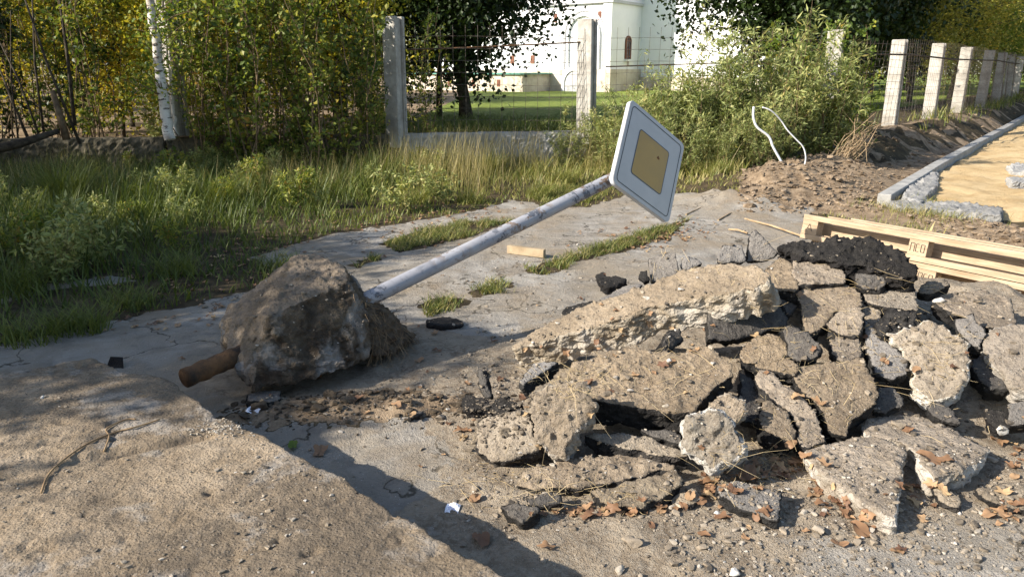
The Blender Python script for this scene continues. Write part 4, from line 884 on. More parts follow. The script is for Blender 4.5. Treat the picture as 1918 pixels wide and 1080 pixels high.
# left thicket, in front of and on the fence line
for i, x in enumerate(np.append(np.arange(-4.65, -2.2, .36), [-4.9])):
    y = np.interp(x, FX, FY)-.55+rg.normal(0, .25)
    plant(sap[i % 4], 'sapling', 'sapling', x+rg.normal(0, .1), y, 'dense leafy sapling in the thicket left of the church', 'leafy saplings crowding the fence', rg.random()*6, .85+.25*rg.random(), z=.05)
for i, x in enumerate([-9.2, -8.5, -7.9, -7.2, -6.7]):
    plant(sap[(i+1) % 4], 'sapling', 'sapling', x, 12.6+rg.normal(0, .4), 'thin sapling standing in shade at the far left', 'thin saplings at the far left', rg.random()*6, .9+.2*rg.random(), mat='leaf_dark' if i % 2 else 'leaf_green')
for i, (x, y) in enumerate([(-7.4, 14.2), (-6.3, 13.6), (-5.4, 14.8), (-4.6, 14.0), (-3.6, 14.6), (-8.6, 15.2), (-9.8, 14.4), (-2.9, 13.9)]):
    plant(birchp[i % 2], 'young_birch', 'birch tree', x, y, 'young birch with yellow leaves behind the left fence', 'yellow leaved birches behind the fence', rg.random()*6, .8+.3*rg.random(), z=.4)
for i in range(26):
    x = rg.uniform(-19, -3.2); y = rg.uniform(14.5, 21)
    if x < -.75*y: continue
    plant([sap[i % 4], birchp[i % 2], big[i % 2]][i % 3], 'wild_shrub', 'shrub', x, y, 'yellowing shrub in the wild growth behind the left fence', 'wild shrubs behind the left fence', rg.random()*6, .6+.4*rg.random(), mat=['leaf_yellow', 'leaf_lime', 'leaf_yellow', 'leaf_green'][i % 4], z=.4)
# white trunked birch leaning in front of the shaded post
def birch_trunk(pts, r, label):
    b = empty('birch_tree', tuple(pts[0]), label, 'birch tree'); off = np.array(pts[0]); mb = MB()
    k = 30; P = np.array(pts); s = np.linspace(0, 1, k); q = np.stack([np.interp(s, np.linspace(0, 1, len(P)), P[:, j]) for j in range(3)], 1)-off
    mb.tube(list(q+np.random.default_rng(3).normal(0, .006, q.shape)), list(r*(1-.4*s)), 9, False); mb.build('trunk', M['birch'], b, True)
    rng = np.random.default_rng(12); mb2 = MB(); LP = []
    for j in range(26):
        t = .25+.75*rng.random(); p = q[int(t*(k-1))]; a = rng.random()*6.28; e_ = p+np.array([math.cos(a)*.5, math.sin(a)*.5, .25])*(.5+rng.random()); mb2.tube([p, (p+e_)/2+[0, 0, .05], e_], [.008, .006, .003], 4, False)
        for m_ in range(26): LP.append(p+(e_-p)*(.3+.8*rng.random())+rng.normal(0, .09, 3))
    mb2.build('branches', M['twig'], b); LP = np.array(LP); n = len(LP)
    V, Fc = leafq(LP, rng.normal(0, .6, (n, 3))+[0, 0, -.5], rng.normal(0, .6, (n, 3))+[0, 0, .6], .055, .042)
    link('crown', leafmesh('birch_crown', V, Fc, rng), M['leaf_lime'], b)
birch_trunk([Y(318, 262, 10.9), Y(305, 180, 10.9), Y(295, 90, 10.95), Y(283, 20, 11.0), Y(262, -160, 11.1)], .078, 'white trunked birch leaning left before the shaded post')
birch_trunk([Y(330, 255, 11.5), Y(318, 150, 11.5), Y(306, 30, 11.55), Y(298, -120, 11.6)], .028, 'thin pale birch stem right beside the white trunk')
mb = MB(); mb.tube([Y(125, 262, 11.3), Y(112, 215, 11.3), Y(98, 170, 11.3)], [.055, .05, .04], 8); tag(mb.build('tree_stump', M['twig'], smooth=True), 'broken leaning bare stub at the far left', 'tree stump')
mb = MB(); mb.tube([Y(-60, 292, 10.6), Y(40, 268, 10.8), Y(110, 245, 11)], [.07, .06, .035], 8); tag(mb.build('fallen_branch', M['bark'], smooth=True), 'dark fallen branch lying at the far left', 'branch')
stem_labels = 'thin bare dark stem among the far left saplings'
for (a, b, r) in [((150, 270), (40, -20), .022), ((55, 265), (0, 130), .025), ((82, 248), (60, -10), .02), ((140, 235), (110, -10), .03), ((35, 268), (20, 20), .014), ((72, 250), (-10, 60), .016)]:
    yy = 11.2+rg.random()*.8; p, q = Y(*a, yy), Y(*b, yy+.2); mb = MB(); mb.tube([p, (p+q)/2+rg.normal(0, .05, 3), q], [r, r*.8, r*.5], 6)
    tag(mb.build('bare_stem', M['bark'], smooth=True), stem_labels, 'sapling', 'bare stems at the far left')
# willows and shrubs right of the pale post
for i, (px, y, s) in enumerate([(1150, 12.6, .7), (1205, 12.4, .75), (1290, 12.9, .9), (1365, 12.4, .9), (1440, 12.7, .95), (1180, 11.9, .5), (1260, 11.7, .55), (1340, 11.6, .5), (1420, 11.7, .6), (1500, 13.0, 1.0), (1250, 13.0, .85), (1330, 12.7, 1.0), (1410, 13.9, 1.25), (1120, 12.9, .6)]):
    x = (px-959)/F*y/math.cos(PITCH)*.97
    plant(wil[i % 3], 'willow_bush', 'willow bush', x, y, 'narrow leaved pale green willow bush in front of the wire fence', 'willow bushes right of the pale post', rg.random()*6, s)
for i, (x, y, s, lab) in enumerate([(5.5, 13.6, .72, 'broad leaved shrub climbing over the ivy-covered post'), (6.0, 13.3, .62, 'lower broad leaved shrub right of the ivy-covered post'), (4.9, 14.2, .95, 'broad leaved shrub left of the ivy-covered post'), (6.35, 14.6, .8, 'broad leaved shrub behind the ivy-covered post')]):
    plant(big[i % 2], 'broadleaf_shrub', 'shrub', x, y, lab, 'shrubs round the ivy-covered post', rg.random()*6, s)
plant(sap[0], 'sapling', 'sapling', -1.55, 13.5, 'slender leafy sapling rising before the dark tree', None, 1, .62)
plant(sap[2], 'sapling', 'sapling', -2.35, 13.2, 'sapling leaning behind the leaf-covered post', None, 2, .7)
plant(sap[1], 'sapling', 'sapling', -2.2, 12.2, 'short sapling brushing the tall pale post', None, 2, .5)
plant(wil[1], 'willow_bush', 'willow bush', .95, 12.9, 'low willow bush at the left foot of the pale post', None, 2, .42)
for i, (px, y, s) in enumerate([(1225, 12.7, .8), (1300, 12.5, 1.0), (1350, 12.9, 1.1), (1420, 12.5, 1.1), (1475, 12.8, 1.1), (1540, 12.7, .9)]):
    plant(shoot_p[i % 2], 'willow_shoots', 'willow shoots', (px-959)/F*y/math.cos(PITCH)*.97, y, 'tall loose willow shoots standing above the pale green bushes', 'tall willow shoots right of the pale post', rg.random()*6, s)
# dark trees by the church
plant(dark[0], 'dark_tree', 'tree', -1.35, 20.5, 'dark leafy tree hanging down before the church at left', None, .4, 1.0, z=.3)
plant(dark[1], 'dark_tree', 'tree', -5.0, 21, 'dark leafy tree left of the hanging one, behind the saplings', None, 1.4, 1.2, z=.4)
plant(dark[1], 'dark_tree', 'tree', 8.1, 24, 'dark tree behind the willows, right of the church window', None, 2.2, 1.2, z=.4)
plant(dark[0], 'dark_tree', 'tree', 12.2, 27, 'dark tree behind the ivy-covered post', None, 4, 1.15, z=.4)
for i, (x, y) in enumerate([(-2.0, 21), (-1.35, 20.5)]):
    mb = MB(); mb.tube([(x, y, .3), (x+.05, y, 1.8), (x-.05, y, 3.2)], [.09, .07, .05], 7); tag(mb.build('slender_tree', M['bark'], smooth=True), ['thin dark trunk left under the hanging tree', 'thin dark trunk right under the hanging tree'][i], 'tree')
# backdrop trees at left
for i, (x, y, s) in enumerate([(-10, 29, .9), (-14.5, 28, .95), (-19, 29, 1.0), (-6, 33, .85), (-12, 34, 1.0), (-18, 36, 1.1), (-24, 34, 1.1), (-9, 40, 1.0), (-28, 42, 1.2), (-17, 23, .8), (-23, 27, 1.0), (-30, 33, 1.1)]):
    plant(tall[i % 3], 'tall_tree', 'tree', x, y, 'tall leafy tree in the wood behind the left thicket', 'trees of the wood at left', rg.random()*6, s, mat='leaf_yellow' if i in (0, 3, 5) else 'leaf_green', z=.4)
# backdrop trees at right
for i, (x, y, s) in enumerate([(15, 30, .8), (19, 33, .85), (23, 37, .9), (18, 40, .95), (24, 45, 1.0), (29, 40, .95), (32, 47, 1.0), (27, 52, 1.1), (36, 55, 1.2), (40, 46, 1.0), (22, 56, 1.1), (46, 60, 1.3), (17, 50, 1.0), (33, 36, .9), (31, 62, 1.3), (44, 74, 1.5), (15.5, 37, .85), (36, 66, 1.4), (50, 70, 1.5)]):
    plant(tall[i % 3], 'tall_tree', 'tree', x, y, 'olive leaved tree beyond the right fence', 'trees beyond the right fence', rg.random()*6, s, mat=['leaf_olive', 'leaf_olive', 'leaf_lime'][i % 3], z=.4)
for i, (x, y) in enumerate([(4, 70), (-8, 72), (14, 66), (24, 70), (-20, 60), (-30, 45), (-34, 60)]):
    plant(tall[i % 3], 'tall_tree', 'tree', x, y, 'far tree behind the church grounds', 'far trees behind the church', rg.random()*6, 1.35, z=.4)
# trees standing left of the picture, whose shade falls on the verge and the slab
for i, (x, y, s) in enumerate([(-8.4, 4.2, .60), (-7.5, 1.95, .58), (-9.9, 6.4, .70), (-11.5, 8.2, .75)]):
    plant([dark[0], dark[1], birchp[1], dark[1], birchp[0], dark[0]][i], 'roadside_tree', 'tree', x, y, 'roadside tree left of the picture shading the verge', 'roadside trees shading the verge', i, s*1.0, mat='leaf_green', z=0)
# small weeds
for i, (px, py) in enumerate([(30, 520), (70, 500), (110, 540), (150, 470), (190, 510), (20, 470), (240, 440), (350, 430), (300, 380), (430, 400), (620, 360), (660, 330), (540, 330), (600, 395), (700, 320), (760, 300), (60, 430), (1180, 330), (1350, 330), (390, 350), (470, 370), (330, 480)]+[(rg.uniform(-20, 420), rg.uniform(380, 560)) for _ in range(5)]+[(rg.uniform(250, 850), rg.uniform(300, 400)) for _ in range(34)]):
    if sdf(P_PATH, *[np.array([v]) for v in G(px, py)[:2]])[0] > -.15: continue
    P = G(px, py); plant(weed[i % 3], 'weed', 'weed', P[0], P[1], 'leafy green weed growing in the verge grass', 'leafy weeds in the verge', rg.random()*6, .45+.6*rg.random())

# dead branches heap
root = empty('dead_branches', (5.3, 12.2, .2), 'heap of bare brown dead branches leaning at the bank', 'branches')
mb = MB()
for i in range(38):
    a = Y(1520+rg.random()*70, 300+rg.random()*25, 11.8+rg.random()*.6); b = Y(1600+rg.random()*50, 205+rg.random()*80, 12.2+rg.random()*.7)
    m_ = (a+b)/2+rg.normal(0, .07, 3); off = np.array([5.3, 12.2, .2]); mb.tube([a-off, m_-off, b-off], [.009, .007, .003], 4, False)
    for k in range(3):
        t = .3+.6*rg.random(); p = a+(b-a)*t; mb.tube([p-off, p+rg.normal(0, .16, 3)-off], [.004, .002], 3, False)
mb.build('branches', M['deadwood'], root)

# white cable
root = empty('white_cable', tuple(Y(1480, 330, 10.9)), 'bent white plastic cable rising from the weeds', 'cable'); off = Y(1480, 330, 10.9)
def spl(P, k=8):
    P = [np.asarray(p) for p in P]; out = []
    for i in range(len(P)-1):
        p0, p1, p2, p3 = P[max(i-1, 0)], P[i], P[i+1], P[min(i+2, len(P)-1)]
        for t in np.linspace(0, 1, k)[:-1]: out.append(.5*((2*p1)+(-p0+p2)*t+(2*p0-5*p1+4*p2-p3)*t*t+(-p0+3*p1-3*p2+p3)*t**3))
    return out+[P[-1]]
mb = MB(); mb.tube([p-off for p in spl([Y(1412, 200, 10.9), Y(1411, 218, 10.9), Y(1418, 238, 10.9), Y(1440, 256, 10.9), Y(1448, 275, 10.9), Y(1462, 300, 10.9), Y(1472, 318, 10.9), Y(1481, 332, 10.9), Y(1492, 342, 10.7)])], .017, 8)
mb.build('thick_strand', M['cable'], root, True)
mb = MB(); mb.tube([p-off for p in spl([Y(1428, 201, 10.95), Y(1445, 208, 10.95), Y(1462, 225, 11), Y(1475, 244, 11), Y(1492, 262, 11), Y(1504, 275, 11), Y(1509, 292, 11), Y(1507, 308, 11), Y(1500, 316, 11)])], .010, 8)
mb.build('thin_strand', M['cable'], root, True)
# timber offcut
a, b = G(952, 474), G(1020, 483); e = (b-a); L = np.linalg.norm(e); e /= L
mb = MB(); mb.box((0, 0, 0), (L, .05, .075), np.stack([e, [-e[1], e[0], 0], [0, 0, 1]], 1)); o = mb.build('timber_offcut', M['wood_grey'], bevel=.003); o.location = (a+b)/2+[0, 0, .042]
tag(o, 'short weathered timber offcut lying on the path under the sign', 'timber')
for i, (p, q, lab) in enumerate([((1285, 404), (1345, 382), 'dry stick near the verge behind the sign'), ((1345, 415), (1382, 398), 'second dry stick closer to the heap'), ((1395, 412), (1500, 445), 'long thin lath on the ground left of the pallets'), ((1365, 432), (1400, 440), 'short thin lath near the pointed fragment')]):
    a, b = G(*p), G(*q); mb = MB(); mb.tube([a+[0, 0, .015], (a+b)/2+[0, .01, .03], b+[0, 0, .02]], .011, 5); tag(mb.build('dry_stick', M['deadwood']), lab, 'stick')

# ---------------------------------------------------------------- scatter
BVT = BVHTree.FromPolygons([Vector(v) for v in np.concatenate(BV_V)], [tuple(dict.fromkeys(f)) for f in np.concatenate(BV_F).tolist()])
def drop(x, y):
    h, n, i, d = BVT.ray_cast(Vector((x, y, 3)), Vector((0, 0, -1)))
    return (h, n) if h else (Vector((x, y, 0)), Vector((0, 0, 1)))
def shoot(px, py):
    d = Vector(ray(px, py)); h, n, i, t = BVT.ray_cast(Vector((0, 0, H)), d.normalized()); return (h, n) if h else (Vector(G(px, py)), Vector((0, 0, 1)))
def grass(name, label, P, h, lean, width, rnd, mat, rng, curve=.5):
    n = len(P); az_ = rng.random(n)*6.283; D = np.stack([np.cos(az_), np.sin(az_), np.zeros(n)], 1); S_ = np.stack([-np.sin(az_+rng.normal(0, .8, n)), np.cos(az_), np.zeros(n)], 1)
    ks = [0, .35, .7, 1]; ring = []
    for k in ks:
        c = P+np.array([0, 0, 1])*(h*k*(1-.25*lean*k*k))[:, None]+D*(h*lean*(k**(1+curve)))[:, None]; w = width*(1-.85*k)
        if k < 1: ring += [c-S_*w[:, None] if not np.isscalar(w) else c-S_*w, c+S_*w[:, None] if not np.isscalar(w) else c+S_*w]
        else: ring.append(c)
    V = np.stack(ring, 1).reshape(-1, 3); b = np.arange(n)[:, None]*7
    Q = np.concatenate([b+np.array([[0, 1, 3, 2]]), b+np.array([[2, 3, 5, 4]])]); T3 = b+np.array([[4, 5, 6]])
    me = mesh(name, V, Q.tolist()+T3.tolist(), False, {'rnd': np.repeat(np.clip(rnd, 0, 1), 7)})
    o = link(name, me, M[mat]); tag(o, label, 'grass', kind='stuff'); return o
rng = np.random.default_rng(9)
# verge grass: sample in world region
def sample(n, x0, x1, y0, y1, dens):
    x = x0+(x1-x0)*rng.random(n); y = y0+(y1-y0)*rng.random(n); k = rng.random(n) < dens(x, y); return x[k], y[k]
def verge_d(x, y):
    s = -sdf(P_PATH, x, y); f = fence_d(x, y)
    cl = sdf(P_CLAY, x, y)
    clump = sst(-.25, .3, fbm(xyz(x, y), 2.6, 3, 90))
    return np.where((s > .02) & (f < -.12) & (cl < .05) & (np.abs(x) < y*.75+.6), (.42+.58*clump)*(1-.75*sst(.0, .1, sdf(P_BACKPATH, x, y)+.05)), 0)
x, y = sample(100000, -11, 4.5, 3.2, 14, verge_d); s = -sdf(P_PATH, x, y); z = terrain(x, y)
hb = (.11+.34*sst(.2, 2.2, s)*(.5+1.0*(.5+.5*fbm(xyz(x, y), 1.1, 3, 92))))*(1-.35*sst(-1.6, -.6, x))
h = hb*(.5+.8*rng.random(len(x)))
dry = .24+.50*sst(-3.5, 1.5, x+.35*fbm(xyz(x, y), .7, 2, 93)*4)
grass('verge_grass', 'green and straw coloured grass of the verge', np.stack([x, y, z-.01], 1), h, .25+.6*rng.random(len(x)), (.003+.005*rng.random(len(x)))*np.where(rng.random(len(x)) < .12, 1.8, 1), dry*.8+.45*rng.random(len(x))-.12, 'grass', rng)
# tall thin stalks near the fence
x, y = sample(30000, -9, 4.4, 8.5, 13.6, lambda x, y: np.where((x > -7) & (fence_d(x, y) < -.15) & (fence_d(x, y) > -3.2) & (sdf(P_CLAY, x, y) < 0) & (-sdf(P_PATH, x, y) > .3), sst(-.3, .4, fbm(xyz(x, y), 1.2, 2, 95)), 0))
grass('tall_grass', 'tall dry seed stalks in front of the fence', np.stack([x, y, terrain(x, y)], 1), (.35+.6*rng.random(len(x)))*(.7+.3*sst(-2.5, -1.5, x)), .1+.35*rng.random(len(x)), np.full(len(x), .0028), .2+.8*rng.random(len(x)), 'grass_dry', rng)
# arching clumps
cl_ = []
for (px, py, n, hh) in [(905, 335, 420, .5), (1010, 370, 260, .28), (1060, 350, 260, .3), (880, 380, 200, .25), (640, 330, 260, .5), (560, 300, 200, .5), (150, 620, 260, .25), (60, 640, 200, .25), (330, 520, 200, .3), (410, 400, 300, .55), (130, 400, 500, .75), (40, 560, 260, .35), (240, 575, 200, .2), (520, 500, 160, .2), (1270, 340, 200, .35), (1340, 350, 200, .3), (1180, 345, 200, .35), (780, 385, 150, .25)]:
    c = G(px, py); a = rng.random(n)*6.283; r = .14*np.sqrt(rng.random(n)); cl_.append((np.stack([c[0]+r*np.cos(a)*1.4, c[1]+r*np.sin(a), np.zeros(n)], 1), hh*(.6+.5*rng.random(n)), np.full(n, .45 if px > 600 else .3)))
P = np.concatenate([c[0] for c in cl_]); P[:, 2] = terrain(P[:, 0], P[:, 1]); h = np.concatenate([c[1] for c in cl_]); q = np.concatenate([c[2] for c in cl_])
grass('grass_clumps', 'arching green grass tufts along the path edge', P, h, .5+.7*rng.random(len(h)), np.full(len(h), .0035), q+.3*rng.random(len(h)), 'grass', rng)
# strips on the path
xs_, ys_ = [], []
for s_p in P_STRIPS:
    p = np.array(s_p)[:, :2]; lo, hi = p.min(0), p.max(0); n = int(5500*np.prod(hi-lo)); x = lo[0]+(hi[0]-lo[0])*rng.random(n); y = lo[1]+(hi[1]-lo[1])*rng.random(n)
    k = (sdf(s_p, x, y)+.14*fbm(xyz(x, y), 9, 3, 55) > 0) & (fbm(xyz(x, y), 7, 3, 56) > -.15+.4*(rng.random(len(x))-.5)); xs_.append(x[k]); ys_.append(y[k])
x = np.concatenate(xs_); y = np.concatenate(ys_)
grass('path_grass', 'low grass strips growing in joints of the path', np.stack([x, y, terrain(x, y)], 1), .03+.07*rng.random(len(x)), .5+.8*rng.random(len(x)), np.full(len(x), .003), rng.random(len(x))*.95, 'grass', rng)
# right bank grass and patch behind pallet
x, y = sample(30000, 6, 26, 14, 37, lambda x, y: np.where((np.abs(fence_d(x, y)+.1) < .55) & (x > 6.3), .9*sst(-.4, .3, fbm(xyz(x, y), 1.2, 2, 65)), 0))
grass('bank_grass', 'grass along the foot of the bare fence posts', np.stack([x, y, terrain(x, y)], 1), .12+.3*rng.random(len(x)), .3+.6*rng.random(len(x)), .004+.0003*y, .25+.6*rng.random(len(x)), 'grass', rng)
c = G(1730, 405); n = 1500; x = c[0]+rng.normal(0, .28, n); y = c[1]+rng.normal(0, .3, n)
grass('sparse_grass', 'sparse yellowish grass patch behind the pallets', np.stack([x, y, terrain(x, y)], 1), .05+.1*rng.random(n), .5+.8*rng.random(n), np.full(n, .003), .5+.5*rng.random(n), 'grass', rng)
c = G(1385, 380); n = 500; x = c[0]+rng.normal(0, .15, n); y = c[1]+rng.normal(0, .3, n)
# churchyard ground cover just behind the plinth
x, y = sample(14000, -3.2, 6.5, 13, 16.5, lambda x, y: np.where(fence_d(x, y) > .15, .9, 0))
grass('undergrowth', 'low dark undergrowth behind the fence plinth', np.stack([x, y, terrain(x, y)], 1), .15+.35*rng.random(len(x)), .4+.8*rng.random(len(x)), np.full(len(x), .009), .1+.5*rng.random(len(x)), 'grass', rng)

# stones
def rock_protos(k=6):
    out = []
    for i in range(k):
        bm = bmesh.new(); bmesh.ops.create_icosphere(bm, subdivisions=2, radius=1); V = np.array([v.co[:] for v in bm.verts]); Fc = np.array([[v.index for v in f.verts] for f in bm.faces]); bm.free()
        r = np.random.default_rng(i)
        for j in range(9):
            d = r.normal(0, 1, 3); d /= np.linalg.norm(d); lim = .25+.45*r.random(); s = V@d; V = V-np.maximum(s-lim, 0)[:, None]*d
        V = V*(1+.12*fbm(V+i*9, 2, 2, i))[:, None]*np.array([1.1, .5+.45*r.random(), .35+.4*r.random()]); out.append((V, Fc))
    return out
RP = rock_protos()
def rocks(name, label, pts, sizes, mat, rng, cat='stones', rnd=None):
    VV = []; FF = []; n = 0; rr = []
    for i, (p, s) in enumerate(zip(pts, sizes)):
        V, Fc = RP[rng.integers(len(RP))]; a = rng.random()*6.28; R = np.array([[math.cos(a), -math.sin(a), 0], [math.sin(a), math.cos(a), 0], [0, 0, 1]])
        VV.append(V@R.T*s+np.asarray(p)+[0, 0, s*.2]); FF.append(Fc+n); n += len(V); rr.append(np.full(len(V), rng.random() if rnd is None else rnd[i]))
    me = mesh(name, np.concatenate(VV), np.concatenate(FF), False, {'rnd': np.concatenate(rr)}); o = link(name, me, M[mat]); tag(o, label, cat, kind='stuff'); return o
pts = []; sz = []
for i in range(7500):
    u = rng.random()
    if u < .55: px, py = rng.uniform(860, 1960), rng.uniform(480, 1000)
    elif u < .8: px, py = rng.uniform(1250, 1940), rng.uniform(880, 1090)
    elif u < .9: px, py = rng.uniform(480, 1000), rng.uniform(670, 800)
    elif u < .95: px, py = rng.uniform(560, 1900), rng.uniform(450, 1090)
    else: px, py = rng.uniform(300, 1500), rng.uniform(400, 650)
    g = G(px, py); x, y = g[0]+rng.normal(0, .03), g[1]
    if x < .1-.0*y and y < 3.9 and x < -.9*(y-1.9)+.05: continue
    h, n = drop(x, y)
    if n.z < .5 or h.z > 1: continue
    pts.append(h); sz.append(min(.0035+.0042*rng.exponential(), .024))
rocks('gravel', 'small stones and crumbs strewn over the heap and ground', pts, sz, 'stone', rng)
pts = []; sz = []
for i in range(4200):
    px, py = (rng.uniform(1380, 1650), rng.uniform(318, 405)) if i < 2200 else ((rng.uniform(1560, 1900), rng.uniform(220, 350)) if i < 3200 else (rng.uniform(1700, 1930), rng.uniform(395, 470)))
    g = G(px, py)
    if sdf(P_SAND, np.array([g[0]]), np.array([g[1]]))[0] > -.12: continue
    if sdf(P_CLAY, np.array([g[0]]), np.array([g[1]]))[0] < -.05: continue
    pts.append((g[0], g[1], tz(g[0], g[1]))); sz.append(min(.008+.016*rng.exponential(), .10))
rocks('clay_clods', 'brown clay clods heaped beside the kerb and behind the pallets', pts, sz, 'clod', rng, 'clods')
pts = []; sz = []
for i in range(700):
    c = np.array([-.75, 3.45])+rng.normal(0, 1, 2)*[.5, .10]; 
    if c[0] < -1.45: continue
    pts.append((c[0], c[1], tz(c[0], c[1]))); sz.append(.004+.008*rng.exponential())
rocks('dark_clods', 'dark soil clods in front of the sign footing', pts, sz, 'soil', rng, 'clods')
pts = []; sz = []
for i in range(170):
    h, n = shoot(rng.normal(415, 32), rng.normal(803, 9)); pts.append(h); sz.append(.004+.005*rng.random())
rocks('crushed_gravel', 'pale crushed gravel on the broken edge of the foreground slab', pts, sz, 'stone', rng, 'gravel', .75+.25*rng.random(170))
pts = []; sz = []
for i in range(1500):
    px, py = rng.uniform(-20, 900), rng.uniform(700, 1090)
    h, n = shoot(px, py)
    if h.z < .26 or h.x > .3 or h.y > 3.4 or fbm(np.array([[h.x, h.y, 0]]), 2.5, 3, 88)[0] < rng.normal(.05, .15): continue
    pts.append(h); sz.append(min(.002+.0035*rng.exponential(), .014))
rocks('slab_crumbs', 'brown crumbs and grit lying on the foreground slab', pts, sz, 'stone', rng, 'crumbs')
pts = []; sz = []
for i in range(1700):
    px, py = (rng.uniform(900, 1950), rng.uniform(500, 900)) if i < 1300 else (rng.normal(920, 50), rng.normal(770, 30))
    h, n = shoot(px, py)
    if h.y > 5 or fbm(np.array([[h.x, h.y, 0]]), 4, 3, 44)[0] < rng.normal(.0, .12): continue
    pts.append(h); sz.append(min(.004+.006*rng.exponential(), .032))
rocks('asphalt_crumbs', 'dark asphalt crumbs filling the gaps of the heap', pts, sz, 'stone', rng, 'crumbs', .02+.28*rng.random(len(pts)))
# distinct stones
def stone(px, py, wpx, label, rnd):
    h, n = shoot(px, py); d = (h-Vector((0, 0, H))).length; s = wpx/F*d*.5
    V, Fc = RP[rng.integers(len(RP))]; V = V*s
    bm = bmesh.new(); vs = [bm.verts.new(v) for v in V]; [bm.faces.new([vs[i] for i in f]) for f in Fc]
    bmesh.ops.subdivide_edges(bm, edges=bm.edges[:], cuts=1, use_grid_fill=True); V = np.array([v.co[:] for v in bm.verts]); bm.verts.index_update(); Fc = [[v.index for v in f.verts] for f in bm.faces]; bm.free()
    V = V+V/np.linalg.norm(V, axis=1, keepdims=True)*(fbm(V/s+px, 3, 3, 3)*s*.16)[:, None]
    me = mesh('stone', V, Fc, True, {'rnd': np.full(len(V), rnd)}); o = link('stone', me, M['stone'], None, (h.x, h.y, h.z+s*.3), (0, 0, px % 6)); tag(o, label, 'stone', 'loose stones')
for a in [(890, 914, 24, 'egg shaped grey stone left of the heap front', .7), (820, 786, 30, 'roundish brown stone beside the dark lump', .6), (1345, 968-5, 22, 'whitish stone at the lower left of the front grey asphalt', 1), (1535, 1000, 38, 'flat greenish grey stone below the triangular piece', .75),
          (1375, 1072, 30, 'white stone at the bottom edge of the photo', 1), (1320, 1028, 26, 'brown stone below the leaves', .6), (1290, 1008, 20, 'tan small stone lower left of the grey asphalt', .65), (1362, 1018, 20, 'upright tan pebble under the grey asphalt', .7),
          (1185, 1022, 44, 'crumbling tan clod at the bottom centre', .62), (1165, 1068, 30, 'pale grey stone pair bottom centre', .9), (1870, 810, 40, 'white flat stone under the grey square block', 1), (1862, 865, 26, 'pale small stone right of the tan flat slab', .8),
          (1683, 800, 26, 'brown cobble lying on the tan flat slab', .5), (1755, 566, 22, 'white stone behind the right slab', 1), (1830, 567, 18, 'small black stone behind the right slab', .05), (1110, 962, 22, 'brown stone by the front cracked slab', .5),
          (1255, 676, 16, 'white pebble on the broad gravelly slab', 1), (1335, 683, 14, 'second white pebble right on the broad gravelly slab', .95), (1245, 762, 16, 'pinkish pebble near the edge of the broad slab', .8), (1160, 660, 14, 'tan pebble upper left on the broad slab', .7),
          (545, 455, 12, 'small brown stone beside the grass behind the footing', .4), (385, 576, 14, 'brown pebble on the path left of the footing', .35), (1575, 1010, 16, 'small tan pebble bottom right', .6), (1640, 1010, 20, 'grey pebble bottom right among gravel', .55), (960, 1008, 16, 'tan pebble by the slab shadow', .7)]:
    stone(*a)
# black chip on the slab
h, n = shoot(217, 686); mb = MB(); mb.add(np.array([(-.05, -.01, 0), (.045, .0, 0), (.06, -.03, 0), (-.02, -.03, 0), (-.04, .03, .05), (.03, .035, .045), (.045, 0, .03)]), [[0, 3, 2, 1], [0, 1, 5, 4], [0, 4, 6, 3], [3, 6, 2], [1, 2, 6], [1, 6, 5], [4, 5, 6]])
o = mb.build('asphalt_chip', M['black']); o.location = h; tag(o, 'black asphalt chip on the far corner of the foreground slab', 'asphalt chunk')

# straw and roots over the heap
mb = MB(); cnt = 0
spots = [(1070, 710, 40, 15), (1060, 720, 30, 20), (1760, 660, 40, 60), (1470, 640, 60, 60), (1600, 600, 40, 60), (1400, 850, 60, 30), (1100, 930, 70, 20), (940, 900, 60, 30), (1300, 500, 90, 25), (1550, 740, 60, 50), (1200, 700, 90, 30), (1430, 880, 50, 20)]
for i in range(800):
    c = spots[rng.integers(len(spots))]; px, py = rng.normal(c[0], c[2]), rng.normal(c[1], c[3])
    h, n = shoot(px, py)
    if h.y > 9: continue
    L = .02+.05*rng.exponential(); L = min(L, .2); a = rng.random()*6.28
    t = Vector((math.cos(a), math.sin(a), 0)); t = (t-n*t.dot(n)).normalized(); e1 = h+n*.003; e2 = h+t*L+n*(.004+.02*rng.random()); m_ = (e1+e2)/2+n*.012*rng.random()+Vector(rng.normal(0, .006, 3))
    r = .0006+.0005*rng.random(); mb.tube([e1, m_, e2], [r, r, r*.5], 3, False)
tag(mb.build('straw', M['straw']), 'dry straw and root fibres strewn over the rubble', 'straw', kind='stuff')

# dead leaves
def leaf_shape(kind, seed):
    r = np.random.default_rng(seed); n = 22; V = [(0, 0, 0)]
    for i in range(n):
        t = i/n*2*math.pi; rad = .5*(1+.28*math.cos(5*t+seed) if kind else 1+.08*math.cos(3*t)); x = rad*math.cos(t)*1.0; y = rad*math.sin(t)*.62; V.append((x, y, 0))
    V = np.array(V); cu = .35+.5*r.random(); V[:, 2] = cu*(V[:, 1]**2)*1.6+.35*r.random()*V[:, 0]**2+.12*np.sin(V[:, 0]*6+seed)
    V[1:] += r.normal(0, .025, (n, 3)); V[:, 2] -= V[:, 2].min()
    Fc = [[0, i+1, (i+1) % n+1] for i in range(n)]; return V, Fc
LS = [leaf_shape(i % 2, i) for i in range(8)]
def place_leaf(V, h, n, s, a):
    n = (n*.6+Vector((0, 0, .6))).normalized(); q = n.to_track_quat('Z', 'Y').to_matrix()@Matrix.Rotation(a, 3, 'Z'); R = np.array(q); return V*s@R.T+np.array(h)+np.array(n)*.004
